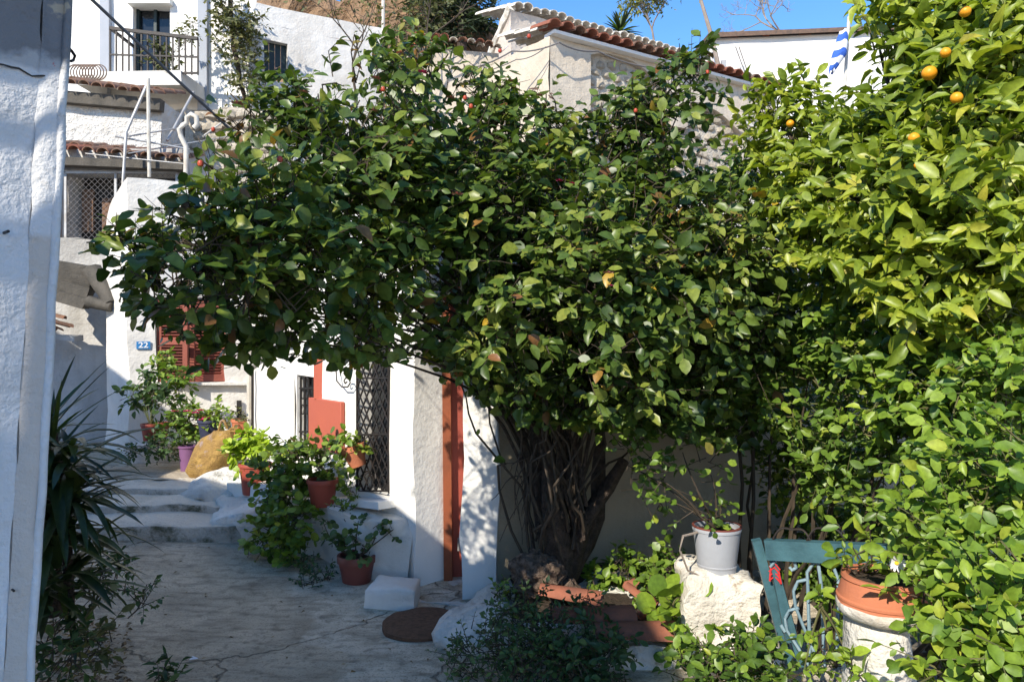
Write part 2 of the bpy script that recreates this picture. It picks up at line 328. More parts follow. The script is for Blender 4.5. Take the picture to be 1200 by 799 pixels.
def left_wall_material(strip=False):
    m = mat('peeling_whitewash', (.74, .73, .72), (.56, .54, .51), sc=4, amt=.6, col3=(.50, .45, .38), sc3=9, thr3=.63, bump=(60, .5, .010), bump2=(18, .5, .02), streak=.35)
    nt = m.node_tree; n = nt.nodes; l = nt.links; b = n['Principled BSDF']
    pos = n.new('ShaderNodeNewGeometry').outputs['Position']
    cur = b.inputs['Base Color'].links[0].from_socket
    def patch(center, rad, col, scale, thr):
        nonlocal cur
        d = n.new('ShaderNodeVectorMath'); d.operation = 'DISTANCE'; l.new(pos, d.inputs[0]); d.inputs[1].default_value = center
        ns = n.new('ShaderNodeTexNoise'); ns.inputs['Scale'].default_value = scale; ns.inputs['Detail'].default_value = 6; l.new(pos, ns.inputs['Vector'])
        f = n.new('ShaderNodeMapRange'); f.inputs[1].default_value = 0; f.inputs[2].default_value = rad; f.inputs[3].default_value = .35; f.inputs[4].default_value = -.35; l.new(d.outputs['Value'], f.inputs[0])
        a = n.new('ShaderNodeMath'); a.operation = 'ADD'; l.new(f.outputs[0], a.inputs[0]); l.new(ns.outputs['Fac'], a.inputs[1])
        q = n.new('ShaderNodeMapRange'); q.inputs[1].default_value = thr; q.inputs[2].default_value = thr + .08; l.new(a.outputs[0], q.inputs[0])
        mx = n.new('ShaderNodeMix'); mx.data_type = 'RGBA'; l.new(q.outputs[0], mx.inputs[0]); l.new(cur, mx.inputs[6]); mx.inputs[7].default_value = (*col, 1); cur = mx.outputs[2]
    sp = n.new('ShaderNodeSeparateXYZ'); l.new(pos, sp.inputs[0])
    def zmask(z0, w, col, scale, amp, up=True):
        nonlocal cur
        ns = n.new('ShaderNodeTexNoise'); ns.inputs['Scale'].default_value = scale; ns.inputs['Detail'].default_value = 7; l.new(pos, ns.inputs['Vector'])
        a = n.new('ShaderNodeMath'); a.operation = 'MULTIPLY_ADD'; l.new(ns.outputs['Fac'], a.inputs[0]); a.inputs[1].default_value = amp; l.new(sp.outputs[2], a.inputs[2])
        q = n.new('ShaderNodeMapRange'); q.inputs[1].default_value = z0 + amp / 2 - (0 if up else -w); q.inputs[2].default_value = z0 + amp / 2 + (w if up else 0); l.new(a.outputs[0], q.inputs[0])
        mx = n.new('ShaderNodeMix'); mx.data_type = 'RGBA'; l.new(q.outputs[0], mx.inputs[0]); l.new(cur, mx.inputs[6]); mx.inputs[7].default_value = (*col, 1); cur = mx.outputs[2]
    if strip: zmask(1.86, .03, (.60, .53, .46), 14, .12, False)
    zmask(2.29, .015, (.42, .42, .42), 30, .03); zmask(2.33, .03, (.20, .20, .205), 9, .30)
    patch(P(70, 12, 1.92), .07, (.42, .36, .27), 25, .55)
    patch(P(62, 77, 1.93), .016, (.50, .06, .08), 90, .6)
    patch(P(6, 258, 1.86), .045, (.10, .26, .17), 60, .62)
    patch(P(37, 243, 1.9), .012, (.05, .14, .12), 90, .6)
    l.new(cur, b.inputs['Base Color'])
    return m
M['leftwall'] = left_wall_material()

def leaf_mat(name, stops, obj=False, rough=.42, trans=.22, tcol=None, spec=.45):
    """stops: [(pos,(r,g,b))] over a per-leaf random value"""
    m = bpy.data.materials.new(name); m.use_nodes = True; nt = m.node_tree; n = nt.nodes; l = nt.links
    b = n['Principled BSDF']; b.inputs['Roughness'].default_value = rough; b.inputs['Specular IOR Level'].default_value = spec
    if obj: src = n.new('ShaderNodeObjectInfo').outputs['Random']
    else:
        a = n.new('ShaderNodeAttribute'); a.attribute_name = 'tint'; src = a.outputs['Fac']
    cr = n.new('ShaderNodeValToRGB'); e = cr.color_ramp.elements
    while len(e) > 1: e.remove(e[0])
    e[0].position = stops[0][0]; e[0].color = (*stops[0][1], 1)
    for p, c in stops[1:]:
        k = e.new(p); k.color = (*c, 1)
    l.new(src, cr.inputs[0])
    pos = n.new('ShaderNodeNewGeometry')
    ns = n.new('ShaderNodeTexNoise'); ns.inputs['Scale'].default_value = 60; l.new(pos.outputs['Position'], ns.inputs['Vector'])
    hs = n.new('ShaderNodeHueSaturation'); l.new(cr.outputs[0], hs.inputs['Color'])
    mr = n.new('ShaderNodeMapRange'); mr.inputs[1].default_value = .3; mr.inputs[2].default_value = .7; mr.inputs[3].default_value = .8; mr.inputs[4].default_value = 1.2; l.new(ns.outputs['Fac'], mr.inputs[0]); l.new(mr.outputs[0], hs.inputs['Value'])
    l.new(hs.outputs[0], b.inputs['Base Color'])
    t = n.new('ShaderNodeBsdfTranslucent'); g = n.new('ShaderNodeMix'); g.data_type = 'RGBA'; g.blend_type = 'MULTIPLY'; g.inputs[0].default_value = 1; l.new(hs.outputs[0], g.inputs[6]); g.inputs[7].default_value = (*(tcol or (1.6, 1.7, .7)), 1); l.new(g.outputs[2], t.inputs[0])
    mx = n.new('ShaderNodeMixShader'); mx.inputs[0].default_value = trans; l.new(b.outputs[0], mx.inputs[1]); l.new(t.outputs[0], mx.inputs[2])
    l.new(mx.outputs[0], n['Material Output'].inputs[0])
    return m
LEAF = {}
def leafset(name, stops, **k): LEAF[name] = (leaf_mat(name + '_leaf', stops, False, **k), leaf_mat(name + '_leaf_single', stops, True, **k))
leafset('rose', [(0, (.034, .064, .015)), (.35, (.072, .118, .020)), (.7, (.135, .185, .030)), (.93, (.24, .26, .045)), (.955, (.17, .09, .03)), (.985, (.22, .10, .04)), (1, (.45, .30, .03))], rough=.38, spec=.36)
leafset('citrus', [(0, (.10, .15, .016)), (.4, (.20, .26, .024)), (.8, (.30, .35, .034)), (.95, (.34, .35, .04)), (1, (.46, .40, .05))], rough=.42, trans=.25)
leafset('hedge', [(0, (.05, .095, .016)), (.5, (.11, .185, .024)), (.9, (.19, .27, .03)), (1, (.30, .33, .04))], rough=.42)
leafset('mint', [(0, (.09, .165, .02)), (.5, (.175, .265, .026)), (.9, (.26, .35, .035)), (1, (.38, .40, .05))], rough=.45, trans=.25)
leafset('weed', [(0, (.030, .060, .020)), (.6, (.055, .105, .028)), (1, (.10, .16, .035))], rough=.55)
leafset('fresh', [(0, (.10, .18, .02)), (.6, (.17, .26, .03)), (1, (.30, .32, .05))], rough=.5)
leafset('lime', [(0, (.22, .34, .02)), (.6, (.32, .44, .03)), (1, (.42, .50, .06))], rough=.4)
leafset('strap', [(0, (.022, .040, .014)), (.6, (.042, .068, .02)), (1, (.085, .11, .03))], rough=.35)
leafset('pine', [(0, (.016, .030, .012)), (.6, (.028, .046, .016)), (1, (.05, .065, .024))], rough=.6)
leafset('pale', [(0, (.13, .15, .03)), (.6, (.20, .21, .04)), (1, (.28, .26, .06))], rough=.6)
leafset('creeper', [(0, (.06, .075, .03)), (.6, (.11, .12, .04)), (1, (.18, .16, .06))], rough=.6)
leafset('litterleaf', [(0, (.08, .05, .03)), (.6, (.17, .11, .06)), (1, (.27, .19, .08))], rough=.8)

# ------------------------------------------------------------------ foliage
def template(rows=((.0, 0), (.22, .36), (.55, .5), (.82, .3), (1, 0)), fold=.22, curl=.18):
    """rows: (position along the leaf, half width); width 1, length 1"""
    v = []; f = []; idx = []
    for t, w in rows:
        z = -curl * t * t
        if w == 0: idx.append((len(v),)); v.append((t, 0, z))
        else:
            k = len(v); idx.append((k, k + 1, k + 2)); v += [(t, -w, z + fold * w), (t, 0, z), (t, w, z + fold * w)]
    for a, b in zip(idx, idx[1:]):
        if len(a) == 1 and len(b) == 3: f += [(a[0], b[0], b[1]), (a[0], b[1], b[2])]
        elif len(a) == 3 and len(b) == 3: f += [(a[0], b[0], b[1], a[1]), (a[1], b[1], b[2], a[2])]
        elif len(a) == 3: f += [(a[0], b[0], a[1]), (a[1], b[0], a[2])]
    return np.array(v), f
T_OVATE = template(); T_LONG = template(((0, 0), (.25, .40), (.55, .5), (1, 0)), .3, .25)
T_CITRUS = template(((0, 0), (.2, .36), (.5, .5), (.8, .32), (1, 0)), .3, .3)
T_SMALL = template(((0, 0), (.4, .5), (1, 0)), .25, .1)
T_ROUND = template(((0, .12), (.2, .42), (.55, .5), (.85, .36), (1, .12)), -.1, .05)
T_NEEDLE = template(((0, .5), (1, 0)), 0, 0)
def nrm(a): return a / np.maximum(np.linalg.norm(a, axis=1, keepdims=True), 1e-9)
def ortho(D, N):
    D = nrm(D); N = N - D * np.sum(N * D, axis=1, keepdims=True); N = nrm(N); return D, N, np.cross(N, D)
class Leaves:
    def __init__(s): s.P = []; s.D = []; s.N = []; s.L = []; s.Wd = []; s.T = []; s.tw = MB()
    def push(s, P_, D, N, L, Wd, T):
        s.P.append(P_); s.D.append(D); s.N.append(N); s.L.append(L); s.Wd.append(Wd); s.T.append(T)
    def arrays(s): return [np.concatenate(x) for x in (s.P, s.D, s.N, s.L, s.Wd, s.T)]
def sprigs(lv, c, r, n, K=6, L=.055, asp=.6, slen=.14, up=.5, out=.5, rnd=.55, droop=.1, shell=.5, gap=-.2, gapf=3.2, tint=(0, 1), twig=True, sunny=.45, opp=False, tw=.0022, zmin=None):
    """n leafy shoots spread through the ellipsoid c, r"""
    c = np.array(c); r = np.array(r) if hasattr(r, '__len__') else np.array([r] * 3)
    d = nrm(RNG.normal(size=(n, 3))); rad = RNG.random(n) ** shell
    p = c + d * r * rad[:, None]
    keep = np.array([noise.noise(Vector(q) * gapf) > gap for q in p])
    if zmin is not None: keep &= p[:, 2] > zmin
    if keep.sum() < max(2, n * .3): keep[:] = True
    p = p[keep]; d = d[keep]; n = len(p)
    o = nrm(d / r)
    sd = nrm(o * .7 + RNG.normal(size=(n, 3)) * .5 + np.array([0, 0, .25]))
    ln = slen * RNG.uniform(.6, 1.3, n)
    clump = np.array([noise.noise(Vector(q) * 2.1 + Vector((7, 3, 1))) for q in p])
    for k in range(K):
        t = (k + .6) / K
        base = p + sd * (ln * t)[:, None] - np.array([0, 0, 1]) * (droop * ln * t * t)[:, None]
        side = np.cross(sd, nrm(RNG.normal(size=(n, 3)) * .35 + np.array([0, 0, 1]))); side = nrm(side) * (1 if k % 2 else -1)
        D = nrm(sd * (.45 + .5 * (k == K - 1)) + side * (.85 if k < K - 1 else .1) + RNG.normal(size=(n, 3)) * .25 - np.array([0, 0, droop * 2]))
        N = np.array([0, 0, up]) + o * out + np.array(SUN) * sunny + RNG.normal(size=(n, 3)) * rnd
        D, N, S = ortho(D, N)
        l_ = L * RNG.uniform(.45, 1.45, n) * (.8 + .35 * (k > 1))
        tt = np.clip(tint[0] + (tint[1] - tint[0]) * (RNG.random(n) * .75 + .12 + clump * .35), 0, 1)
        ex = RNG.random(n) > .982; tt[ex] = RNG.uniform(.9, 1, ex.sum()) if tint[1] >= 1 else tt[ex]
        lv.push(base, D, N, l_, l_ * asp * RNG.uniform(.85, 1.15, n), tt)
    if twig:
        for i in range(n):
            a = Vector(p[i]) - Vector(sd[i]) * ln[i] * .6; b = Vector(p[i]); e = b + Vector(sd[i]) * ln[i] - Vector((0, 0, droop * ln[i]))
            lv.tw.tube([a, b, e], [tw * 1.5, tw, tw * .5], 3, False)
def blobs(lv, lst, dens, zthick=.8, **k):
    for px, py, Y, rp, *ex in lst:
        r = rp * Y / F; rr = (r, max(r * zthick, .12), r)
        n = int(dens * r * r * 12 * (ex[0] if ex else 1)) + 4
        sprigs(lv, P(px, py, Y), rr, n, **k)
def mesh_leaves(name, A, tpl, mt, parent):
    Pp, D, N, L, Wd, T = A; D, N, S = ortho(D, N); tv, tf = tpl; n = len(Pp); m = len(tv)
    v = Pp[:, None, :] + D[:, None, :] * (tv[None, :, 0:1] * L[:, None, None]) + S[:, None, :] * (tv[None, :, 1:2] * Wd[:, None, None]) + N[:, None, :] * (tv[None, :, 2:3] * (L * RNG.uniform(-.3, 2.2, n))[:, None, None])
    v = v.reshape(-1, 3) - np.array(W[parent.name])[None, :]
    cnt = np.array([len(q) for q in tf]); loops = np.concatenate([np.array(q) for q in tf])
    al = (loops[None, :] + (np.arange(n) * m)[:, None]).ravel()
    st = np.concatenate([[0], np.cumsum(np.tile(cnt, n))[:-1]])
    me = bpy.data.meshes.new(name); me.vertices.add(n * m); me.vertices.foreach_set('co', v.ravel())
    me.loops.add(len(al)); me.loops.foreach_set('vertex_index', al.astype(np.int32))
    me.polygons.add(len(st)); me.polygons.foreach_set('loop_start', st.astype(np.int32))
    me.update(calc_edges=True); me.validate()
    at = me.attributes.new('tint', 'FLOAT', 'POINT'); at.data.foreach_set('value', np.repeat(T, m).astype(np.float32))
    me.polygons.foreach_set('use_smooth', np.ones(len(me.polygons), dtype=bool)); me.materials.append(mt)
    o = bpy.data.objects.new(name, me); COL.objects.link(o); o.parent = parent; W[o.name] = W[parent.name]
    return o
def leaf_mesh(tpl, mt, name='leaf'):
    me = bpy.data.meshes.new(name); me.from_pydata([tuple(q) for q in tpl[0]], [], tpl[1]); me.update()
    me.polygons.foreach_set('use_smooth', [True] * len(me.polygons)); me.materials.append(mt); return me
def finish_plant(root, lv, tpl, kind, nsingle=0, twigmat='twig', cell=16):
    A = lv.arrays(); n = len(A[0])
    if nsingle:
        # the leaves that show largest: nearest leaf in each small patch of the view
        ctr = A[0] + A[1] * A[3][:, None] * .5
        ok = ctr[:, 1] > .3; u = ((ctr[:, 0] / ctr[:, 1] * F + 600) // cell).astype(int); w = ((399.5 - (ctr[:, 2] - CH) / ctr[:, 1] * F) // cell).astype(int)
        ok &= (u >= 0) & (u < 1200 // cell) & (w >= 0) & (w < 799 // cell)
        best = {}
        for i in np.nonzero(ok)[0]:
            k = (u[i], w[i])
            if k not in best or ctr[i, 1] < ctr[best[k], 1]: best[k] = i
        view = nrm(ctr); face = np.abs(np.sum(ortho(A[1], A[2])[1] * (ctr - np.array([0, 0, CH])) / np.linalg.norm(ctr - np.array([0, 0, CH]), axis=1, keepdims=True), axis=1))
        idx = sorted(best.values(), key=lambda i: -A[3][i] * A[4][i] * (face[i] + .15) / ctr[i, 1] ** 2)[:nsingle]
        me = leaf_mesh(tpl, LEAF[kind][1]); D, N, S = ortho(A[1], A[2])
        for i in idx:
            o = bpy.data.objects.new('leaf', me); COL.objects.link(o); o.parent = root
            o.matrix_local = frame(Vector(A[0][i]) - W[root.name], Vector(D[i]) * A[3][i], Vector(S[i]) * A[4][i], Vector(N[i]) * A[3][i] * RNG.uniform(.2, 2.2))
        rest = np.ones(n, bool); rest[idx] = False; A = [a[rest] for a in A]
    f = mesh_leaves('foliage', A, tpl, LEAF[kind][0], root); f['kind'] = 'stuff'
    if lv.tw.v:
        t = lv.tw.build('twigs', M[twigmat], root, smooth=0, weld=False); t['kind'] = 'stuff'
    return f

# ------------------------------------------------------------------ ground, path, steps
def th(x, y):
    z = -.09
    if y > 8.6: z += min((y - 8.6) * .5, 3.2)
    if y > 14: z += min((y - 14) * .28, 6)
    z += .02 * noise.noise(Vector((x * .8, y * .8, 0)))
    return z
g = MB(); xs = sorted(set([-400, -200, -100, -60, -40, -25] + [q * 1. for q in range(-16, 17)] + [25, 40, 60, 100, 200, 400]))
ys = sorted(set([-400, -150, -60, -25, -10, -5] + [q * .7 for q in range(-3, 30)] + [22, 25, 30, 40, 60, 100, 200, 400]))
g.add([(x, y, th(x, y)) for y in ys for x in xs], [(j * len(xs) + i, j * len(xs) + i + 1, (j + 1) * len(xs) + i + 1, (j + 1) * len(xs) + i) for j in range(len(ys) - 1) for i in range(len(xs) - 1)])
tag(g.build('ground', M['ground'], smooth=60), 'bare brown earth of the hillside under the houses', kind='structure')
def pathz(x, y):
    z = .0 + max(0, (y - 4.3)) * .045
    z += .012 * noise.noise(Vector((x * 1.3, y * 1.3, 2))) + .006 * noise.noise(Vector((x * 5, y * 5, 5)))
    z += .03 * max(0, -1.6 - x)
    return z
pm = MB(); pm.grid(lambda u, v: (-4.4 + 6.2 * u, -1.5 + 7.4 * v, pathz(-4.4 + 6.2 * u, -1.5 + 7.4 * v)), 120, 140)
tag(pm.build('path', M['path'], smooth=80), 'worn grey concrete path with cracks and combed swirls leading to the steps', kind='structure')

st = thing('stone_steps', P(200, 640, 5.6), 'worn grey plastered steps with mossy risers at the top of the path', 'steps')
st['kind'] = 'structure'; del st['category']
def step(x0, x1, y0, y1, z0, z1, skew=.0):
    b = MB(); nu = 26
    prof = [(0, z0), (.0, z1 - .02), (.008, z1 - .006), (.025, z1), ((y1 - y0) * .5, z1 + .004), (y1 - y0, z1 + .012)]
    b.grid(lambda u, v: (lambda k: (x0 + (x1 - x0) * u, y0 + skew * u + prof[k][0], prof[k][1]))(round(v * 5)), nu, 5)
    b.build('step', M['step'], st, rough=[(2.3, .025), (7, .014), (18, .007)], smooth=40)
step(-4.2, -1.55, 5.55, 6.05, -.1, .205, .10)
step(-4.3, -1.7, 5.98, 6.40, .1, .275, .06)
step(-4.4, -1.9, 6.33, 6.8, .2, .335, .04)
lb = MB(); lb.grid(lambda u, v: (-7 + 5.2 * u, 6.72 + 2.4 * v, .335 + .02 * v), 30, 20)
tag(lb.build('landing', M['path'], rough=[(2, .03), (7, .01)], smooth=80), 'pale paved landing in front of the house with the shutters', kind='structure')
mb = MB()
mb.grid(lambda u, v: (-2.02 + .75 * u + .35 * math.cos(math.pi * 2 * v) * (1 - .0 * u), 5.95 + .55 * math.sin(math.pi * 2 * v), -.05), 1, 1)
def boulder(name, c, r, mt, label=None, cat=None, parent=None, rough=((2.2, .12), (6, .04)), n=4, kind=None, flat=1.):
    bm = bmesh.new(); bmesh.ops.create_icosphere(bm, subdivisions=n, radius=1)
    b = MB(); vs = []
    for v in bm.verts:
        p = v.co.copy(); q = Vector([math.copysign(abs(t) ** flat, t) for t in p])
        vs.append(Vector(c) + Vector((q.x * r[0], q.y * r[1], q.z * r[2])))
    b.add(vs, [[v.index for v in f.verts] for f in bm.faces]); bm.free()
    o = b.build(name, mt, parent, rough=list(rough), smooth=80, loc=None if parent is not None else (c[0], c[1], c[2] - r[2]))
    if parent is None: tag(o, label, cat, kind=kind)
    return o
b = MB(); b.prism([(-2.32, 5.72), (-1.95, 5.62), (-1.55, 5.55), (-1.42, 6.0), (-1.7, 6.6), (-2.3, 6.75), (-2.45, 6.3)], -.1, [.22, .23, .24, .28, .30, .31, .28], .06, dome=.06)
tag(b.build('plaster_kerb', M['white_old'], None, rough=[(3, .09), (9, .03)], smooth=80, loc=(-1.9, 6.1, -.1)), 'lumpy whitewashed kerb on the right side of the steps', 'kerb')
boulder('plaster_kerb', P(262, 577, 6.5), (.36, .3, .10), M['white_old'], 'low sunlit whitewashed mound under the yellow net sack', 'kerb', rough=((2.5, .1), (8, .04)), flat=.8)

# ------------------------------------------------------------------ left building in the foreground
lb_ = thing('whitewashed_building', (-1.6, 1.5, 0), 'near whitewashed building corner with peeling paint at the edge of the photo', 'building')
n_main = Vector((.719, -.695)); d_main = Vector((-.695, -.719)); n_str = Vector((math.cos(R(55)), -math.sin(R(55)))); d_str = Vector((n_str.y, -n_str.x))
if d_str.x > 0: d_str = -d_str
def cornerx(z): return -1.155 - (2.49 - z) * .0561
EY = 1.95; SW = .062
def lw(k, z):   # plan points of the near faces at height z
    e = Vector((cornerx(z), EY)); i = e + d_str * SW; m = i + d_main * 3.3
    return (e, i, m)[k]
wb = MB(); zt = 2.75
wb.grid(lambda u, v: (lambda z: (*(lw(1, z).lerp(lw(2, z), u)), z))(-.3 + (zt + .3) * v), 60, 60)
bk = [(-1.16, EY), (-1.8, 1.90)] + [(-1.16 - .936 * s, EY + .35 * s) for s in (1.6, 4.3, 5.1, 5.45, 6, 7.4)]; bh = [2.52, 2.50, 2.95, 3.22, 4.15, 4.5, 4.8, 5.5]  # unseen back roofline, heights shaped to set where its shadow edge falls
for i in range(7):
    wb.grid(lambda u, v: (lambda z: ((bk[i][0] + (bk[i + 1][0] - bk[i][0]) * u) + (cornerx(z) + 1.155) * (1 - min(1, i + u)), bk[i][1] + (bk[i + 1][1] - bk[i][1]) * u, z))(-.3 + (bh[i] + (bh[i + 1] - bh[i]) * u + .3) * v), 6, 12)
m3 = lw(2, 2.7)
wb.add([(*bk[i], bh[i]) for i in range(8)] + [(-8, -1, 3.5), (m3.x, m3.y, 2.75)], [(0, 1, 2, 9), (2, 3, 8, 9), (3, 4, 5, 8), (5, 6, 8), (6, 7, 8)])
wb.build('wall', M['leftwall'], lb_, rough=[(7, .008), (22, .004)], smooth=80)
sb = MB(); sb.grid(lambda u, v: (lambda z: (*(lw(0, z).lerp(lw(1, z), u) + n_str * (.006 * math.sin(u * math.pi) )), z))(-.3 + (2.62 + .3) * v), 8, 60)
sb.build('corner_strip', left_wall_material(True), lb_, rough=[(9, .006), (26, .003)], smooth=80)
rb = MB(); rb.tube([(cornerx(z) - .004, EY - .004, z) for z in np.linspace(-.3, 2.6, 30)], .011, 8)
rb.build('corner_bead', M['leftwall'], lb_, rough=[(14, .006)], smooth=80)
for o0, o1 in ((-.02, .155), (.192, .203), (.262, .30)):     # unseen boards added above the near face, gapped to cast light stripes
    e = MB(); a = lw(1, 2.72) + n_main * ((o0 + o1) / 2) - d_main * .02; b_ = a + d_main * 3.2
    e.bar((*a, 2.78), (*b_, 2.78), o1 - o0, .03); e.build('stripe_shade_board', M['wood'], lb_)
tb = MB(); tb.prism([(-2.55, -1.75), (-2.55, -8), (-9, -8), (-9, -2.4), (-3.34, -2.4), (-3.34, -1.75)], -.3, 5.0, 1.5)
tb.build('shade_block', M['white'], lb_)  # unseen block added behind the camera to shade path and bush
ck = MB(); q = [P(0, 77, 1.84), P(15, 82, 1.866), P(35, 87, 1.895), P(52, 92, 1.915), P(75, 88, 1.945)]
def on_face(px, py, out=.003):
    k = (px - 600) / F; z = 2.2
    for _ in range(6):
        a = lw(1, z); t = (k * a.y - a.x) / (d_main.x - k * d_main.y); p = a + d_main * t; z = P(px, py, p.y).z
    return Vector((p.x + n_main.x * out, p.y + n_main.y * out, z))
q = [on_face(px, py) for px, py in ((-6, 74), (4, 77), (12, 80), (22, 81), (30, 86), (38, 89), (48, 90), (58, 90))]
ck.tube(q, .0022, 5); ck.build('crack', M['dark'], lb_, rough=(40, .006))
hk = MB(); hk.tube([P(79, 55, 1.97), P(84, 60, 2.0), P(88, 66, 2.0), P(86, 71, 2.0), P(83, 72, 1.98)], .004, 6); hk.build('hook', M['iron'], lb_)
bt = MB(); bt.tube([on_face(5, 273, -.01), on_face(5, 273, .04)], .004, 8); bt.tube([on_face(14, 690, -.01), on_face(14, 690, .02)], .003, 8); bt.build('spike', M['iron'], lb_)

# ------------------------------------------------------------------ roof tiles
def tile_mesh(name, mt, L=.42, w=.085, w2=.07, th_=.014, seg=8):
    b = MB(); vs = []; fs = []
    for j, (y, r) in enumerate(((0, w), (L, w2))):
        for rr in (r, r - th_):
            for k in range(seg + 1):
                a = math.pi * k / seg; vs.append((-math.cos(a) * rr, y, math.sin(a) * rr * .8))
    s = seg + 1
    for k in range(seg):
        fs += [(k, k + 1, 2 * s + k + 1, 2 * s + k), (s + k, 3 * s + k, 3 * s + k + 1, s + k + 1), (k, s + k, s + k + 1, k + 1), (2 * s + k, 2 * s + k + 1, 3 * s + k + 1, 3 * s + k)]
    fs += [(0, 2 * s, 3 * s, s), (seg, s + seg, 3 * s + seg, 2 * s + seg)]
    b.add(vs, fs); return b.build(name, mt, mesh_only=True, smooth=50)
TILE = {k: tile_mesh('tile', M[k]) for k in ('terracotta_new', 'limed_tile', 'oldtile', 'terracotta')}
def tile_row(parent, a, b, back, key, n, rows=2, rise=.28, w=1., jit=.02):
    """eave of barrel tiles along a-b; 'back' is the horizontal direction up the roof"""
    a = Vector(a); b = Vector(b); t = (b - a).normalized(); back = Vector(back).normalized(); up_ = (back + Vector((0, 0, rise))).normalized(); zz = t.cross(up_).normalized()
    if zz.z < 0: zz = -zz
    sp = (b - a).length / n; s = sp / .19 * w
    for r in range(rows):
        for i in range(n):
            k = TILE[key if not isinstance(key, tuple) else random.choice(key)]
            o = a + t * sp * (i + .5) + up_ * (r * .36 * s - .05) + zz * (.008 * r + random.uniform(0, jit))
            x = (t + zz * random.uniform(-.06, .06)).normalized()
            inst('tile', k, parent, frame(o, x * s, up_ * s, zz * s))

# ------------------------------------------------------------------ front house: grille facade, doorway, pillar
A0 = Vector((-.626, 4.75)); B0 = Vector((-2.43, 7.0)); FD = (A0 - B0).normalized(); FN = Vector((FD.y, -FD.x)); FL = (A0 - B0).length
if FN.y > 0: FN = -FN
def fac(px):    # plan point and u (from B0) on the facade at image column px
    k = (px - 600) / F; d = B0 - A0; s = (k * A0.y - A0.x) / (d.x - k * d.y); p = A0 + d * s; return p, (1 - s) * FL
def fz(px, py): return P(px, py, fac(px)[0].y).z
def fp(px, py, out=0):
    p = fac(px)[0]; z = fz(px, py); return Vector((p.x + FN.x * out, p.y + FN.y * out, z))
fh = thing('low_house', (A0.x, A0.y, 0), 'low white house with black window grilles and a red door', 'house')
lat = (fac(418)[1], fac(456)[1], fz(437, 577), fz(437, 372)); bar_ = (fac(347)[1], fac(369)[1], fz(357, 521), fz(357, 440))
fw = MB(); u345 = fac(345)[1]; Pb = B0 + FD * u345
fw.panel(Pb, A0, -.2, 2.75, [(lat[0] - u345, lat[1] - u345, lat[2], lat[3], .14), (bar_[0] - u345, bar_[1] - u345, bar_[2], bar_[3], .14)], step=.14)
D0 = Vector((-.432, 4.935)); fw.panel(A0, D0, -.2, 2.75, step=.14)
fw.build('wall', M['white_clean'], fh, rough=[(1.7, .025), (6, .004)], smooth=70)
top = MB(); top.add([(*Pb, 2.74), (*A0, 2.74), (*D0, 2.74), (2.2, 5.5, 2.74), (2.2, 9, 2.74), (-2.0, 9, 2.74)], [(0, 1, 2, 3, 4, 5)])
top.panel((2.2, 9), (-2.0, 9), 0, 2.75, step=1); top.panel((-2.0, 9), Pb, 0, 2.75, step=1); top.panel((2.2, 5.5), (2.2, 9), 0, 2.75, step=1)
top.panel((-.05, 5.35), (2.2, 5.5), 1.6, 2.75, step=.3)
top.build('roof', M['white'], fh, smooth=30)
ex = MB()       # lower stretch of the facade with a sloping coping
zt0, zt1 = fz(298, 430), fz(345, 403)
ex.grid(lambda u, v: (B0.x + (Pb.x - B0.x) * u, B0.y + (Pb.y - B0.y) * u, -.1 + (zt0 + (zt1 - zt0) * math.sin(u * math.pi / 2) + .1) * v), 10, 12)
ex.grid(lambda u, v: (B0.x - FN.x * .5 * v + (Pb.x - B0.x) * u, B0.y - FN.y * .5 * v + (Pb.y - B0.y) * u, zt0 + (zt1 - zt0) * math.sin(u * math.pi / 2)), 10, 2)
ex.grid(lambda u, v: (B0.x - FN.x * .5 * u, B0.y - FN.y * .5 * u, -.1 + (zt0 + .1) * v), 3, 8)
ex.build('wall_end', M['white_clean'], fh, rough=[(1.7, .03), (6, .01)], smooth=60)
cp = MB(); cp.tube([(B0.x + (Pb.x - B0.x) * u + FN.x * .02, B0.y + (Pb.y - B0.y) * u + FN.y * .02, zt0 + (zt1 - zt0) * math.sin(u * math.pi / 2) + .01) for u in np.linspace(-.05, 1, 10)], .04, 8)
cp.build('coping', M['white'], fh, rough=(6, .012), smooth=80)
lg = MB(); lg.bar(fp(302, 520, .03), fp(345, 527, .03), .07, .05); lg.build('ledge', M['white_clean'], fh, rough=(6, .01))
# barred window
def quad_on(px0, px1, z0, z1, depth, name, mt, par):
    b = MB(); p, q = fac(px0)[0], fac(px1)[0]; o = FN * -depth
    b.box(((p.x + q.x) / 2 + o.x, (p.y + q.y) / 2 + o.y, (z0 + z1) / 2), ((q - p).length + .04, .02, z1 - z0 + .04), Matrix.Rotation(math.atan2(FD.y, FD.x), 3, 'Z')); return b.build(name, mt, par)
w1 = quad_on(347, 369, bar_[2], bar_[3], .13, 'window', M['glass'], fh)
for i in range(5):
    b = MB(); px = 348.5 + i * 4.7; b.tube([fp(px, 519, -.03), fp(px, 442, -.03)], .009, 6); b.build('bar', M['iron'], w1)
for py in (455, 506):
    b = MB(); b.tube([fp(346, py, -.03), fp(369, py, -.03)], .008, 6); b.build('bar', M['iron'], w1)
b = MB()
for i in range(4):
    px = 350.8 + i * 4.7
    for c0 in (462, 480): b.tube([fp(px + 1.3 * math.cos(t), c0 + 6 * math.sin(t), -.03) for t in np.linspace(0, 5.8, 10)], .004, 4)
b.build('scrollwork', M['iron'], w1)
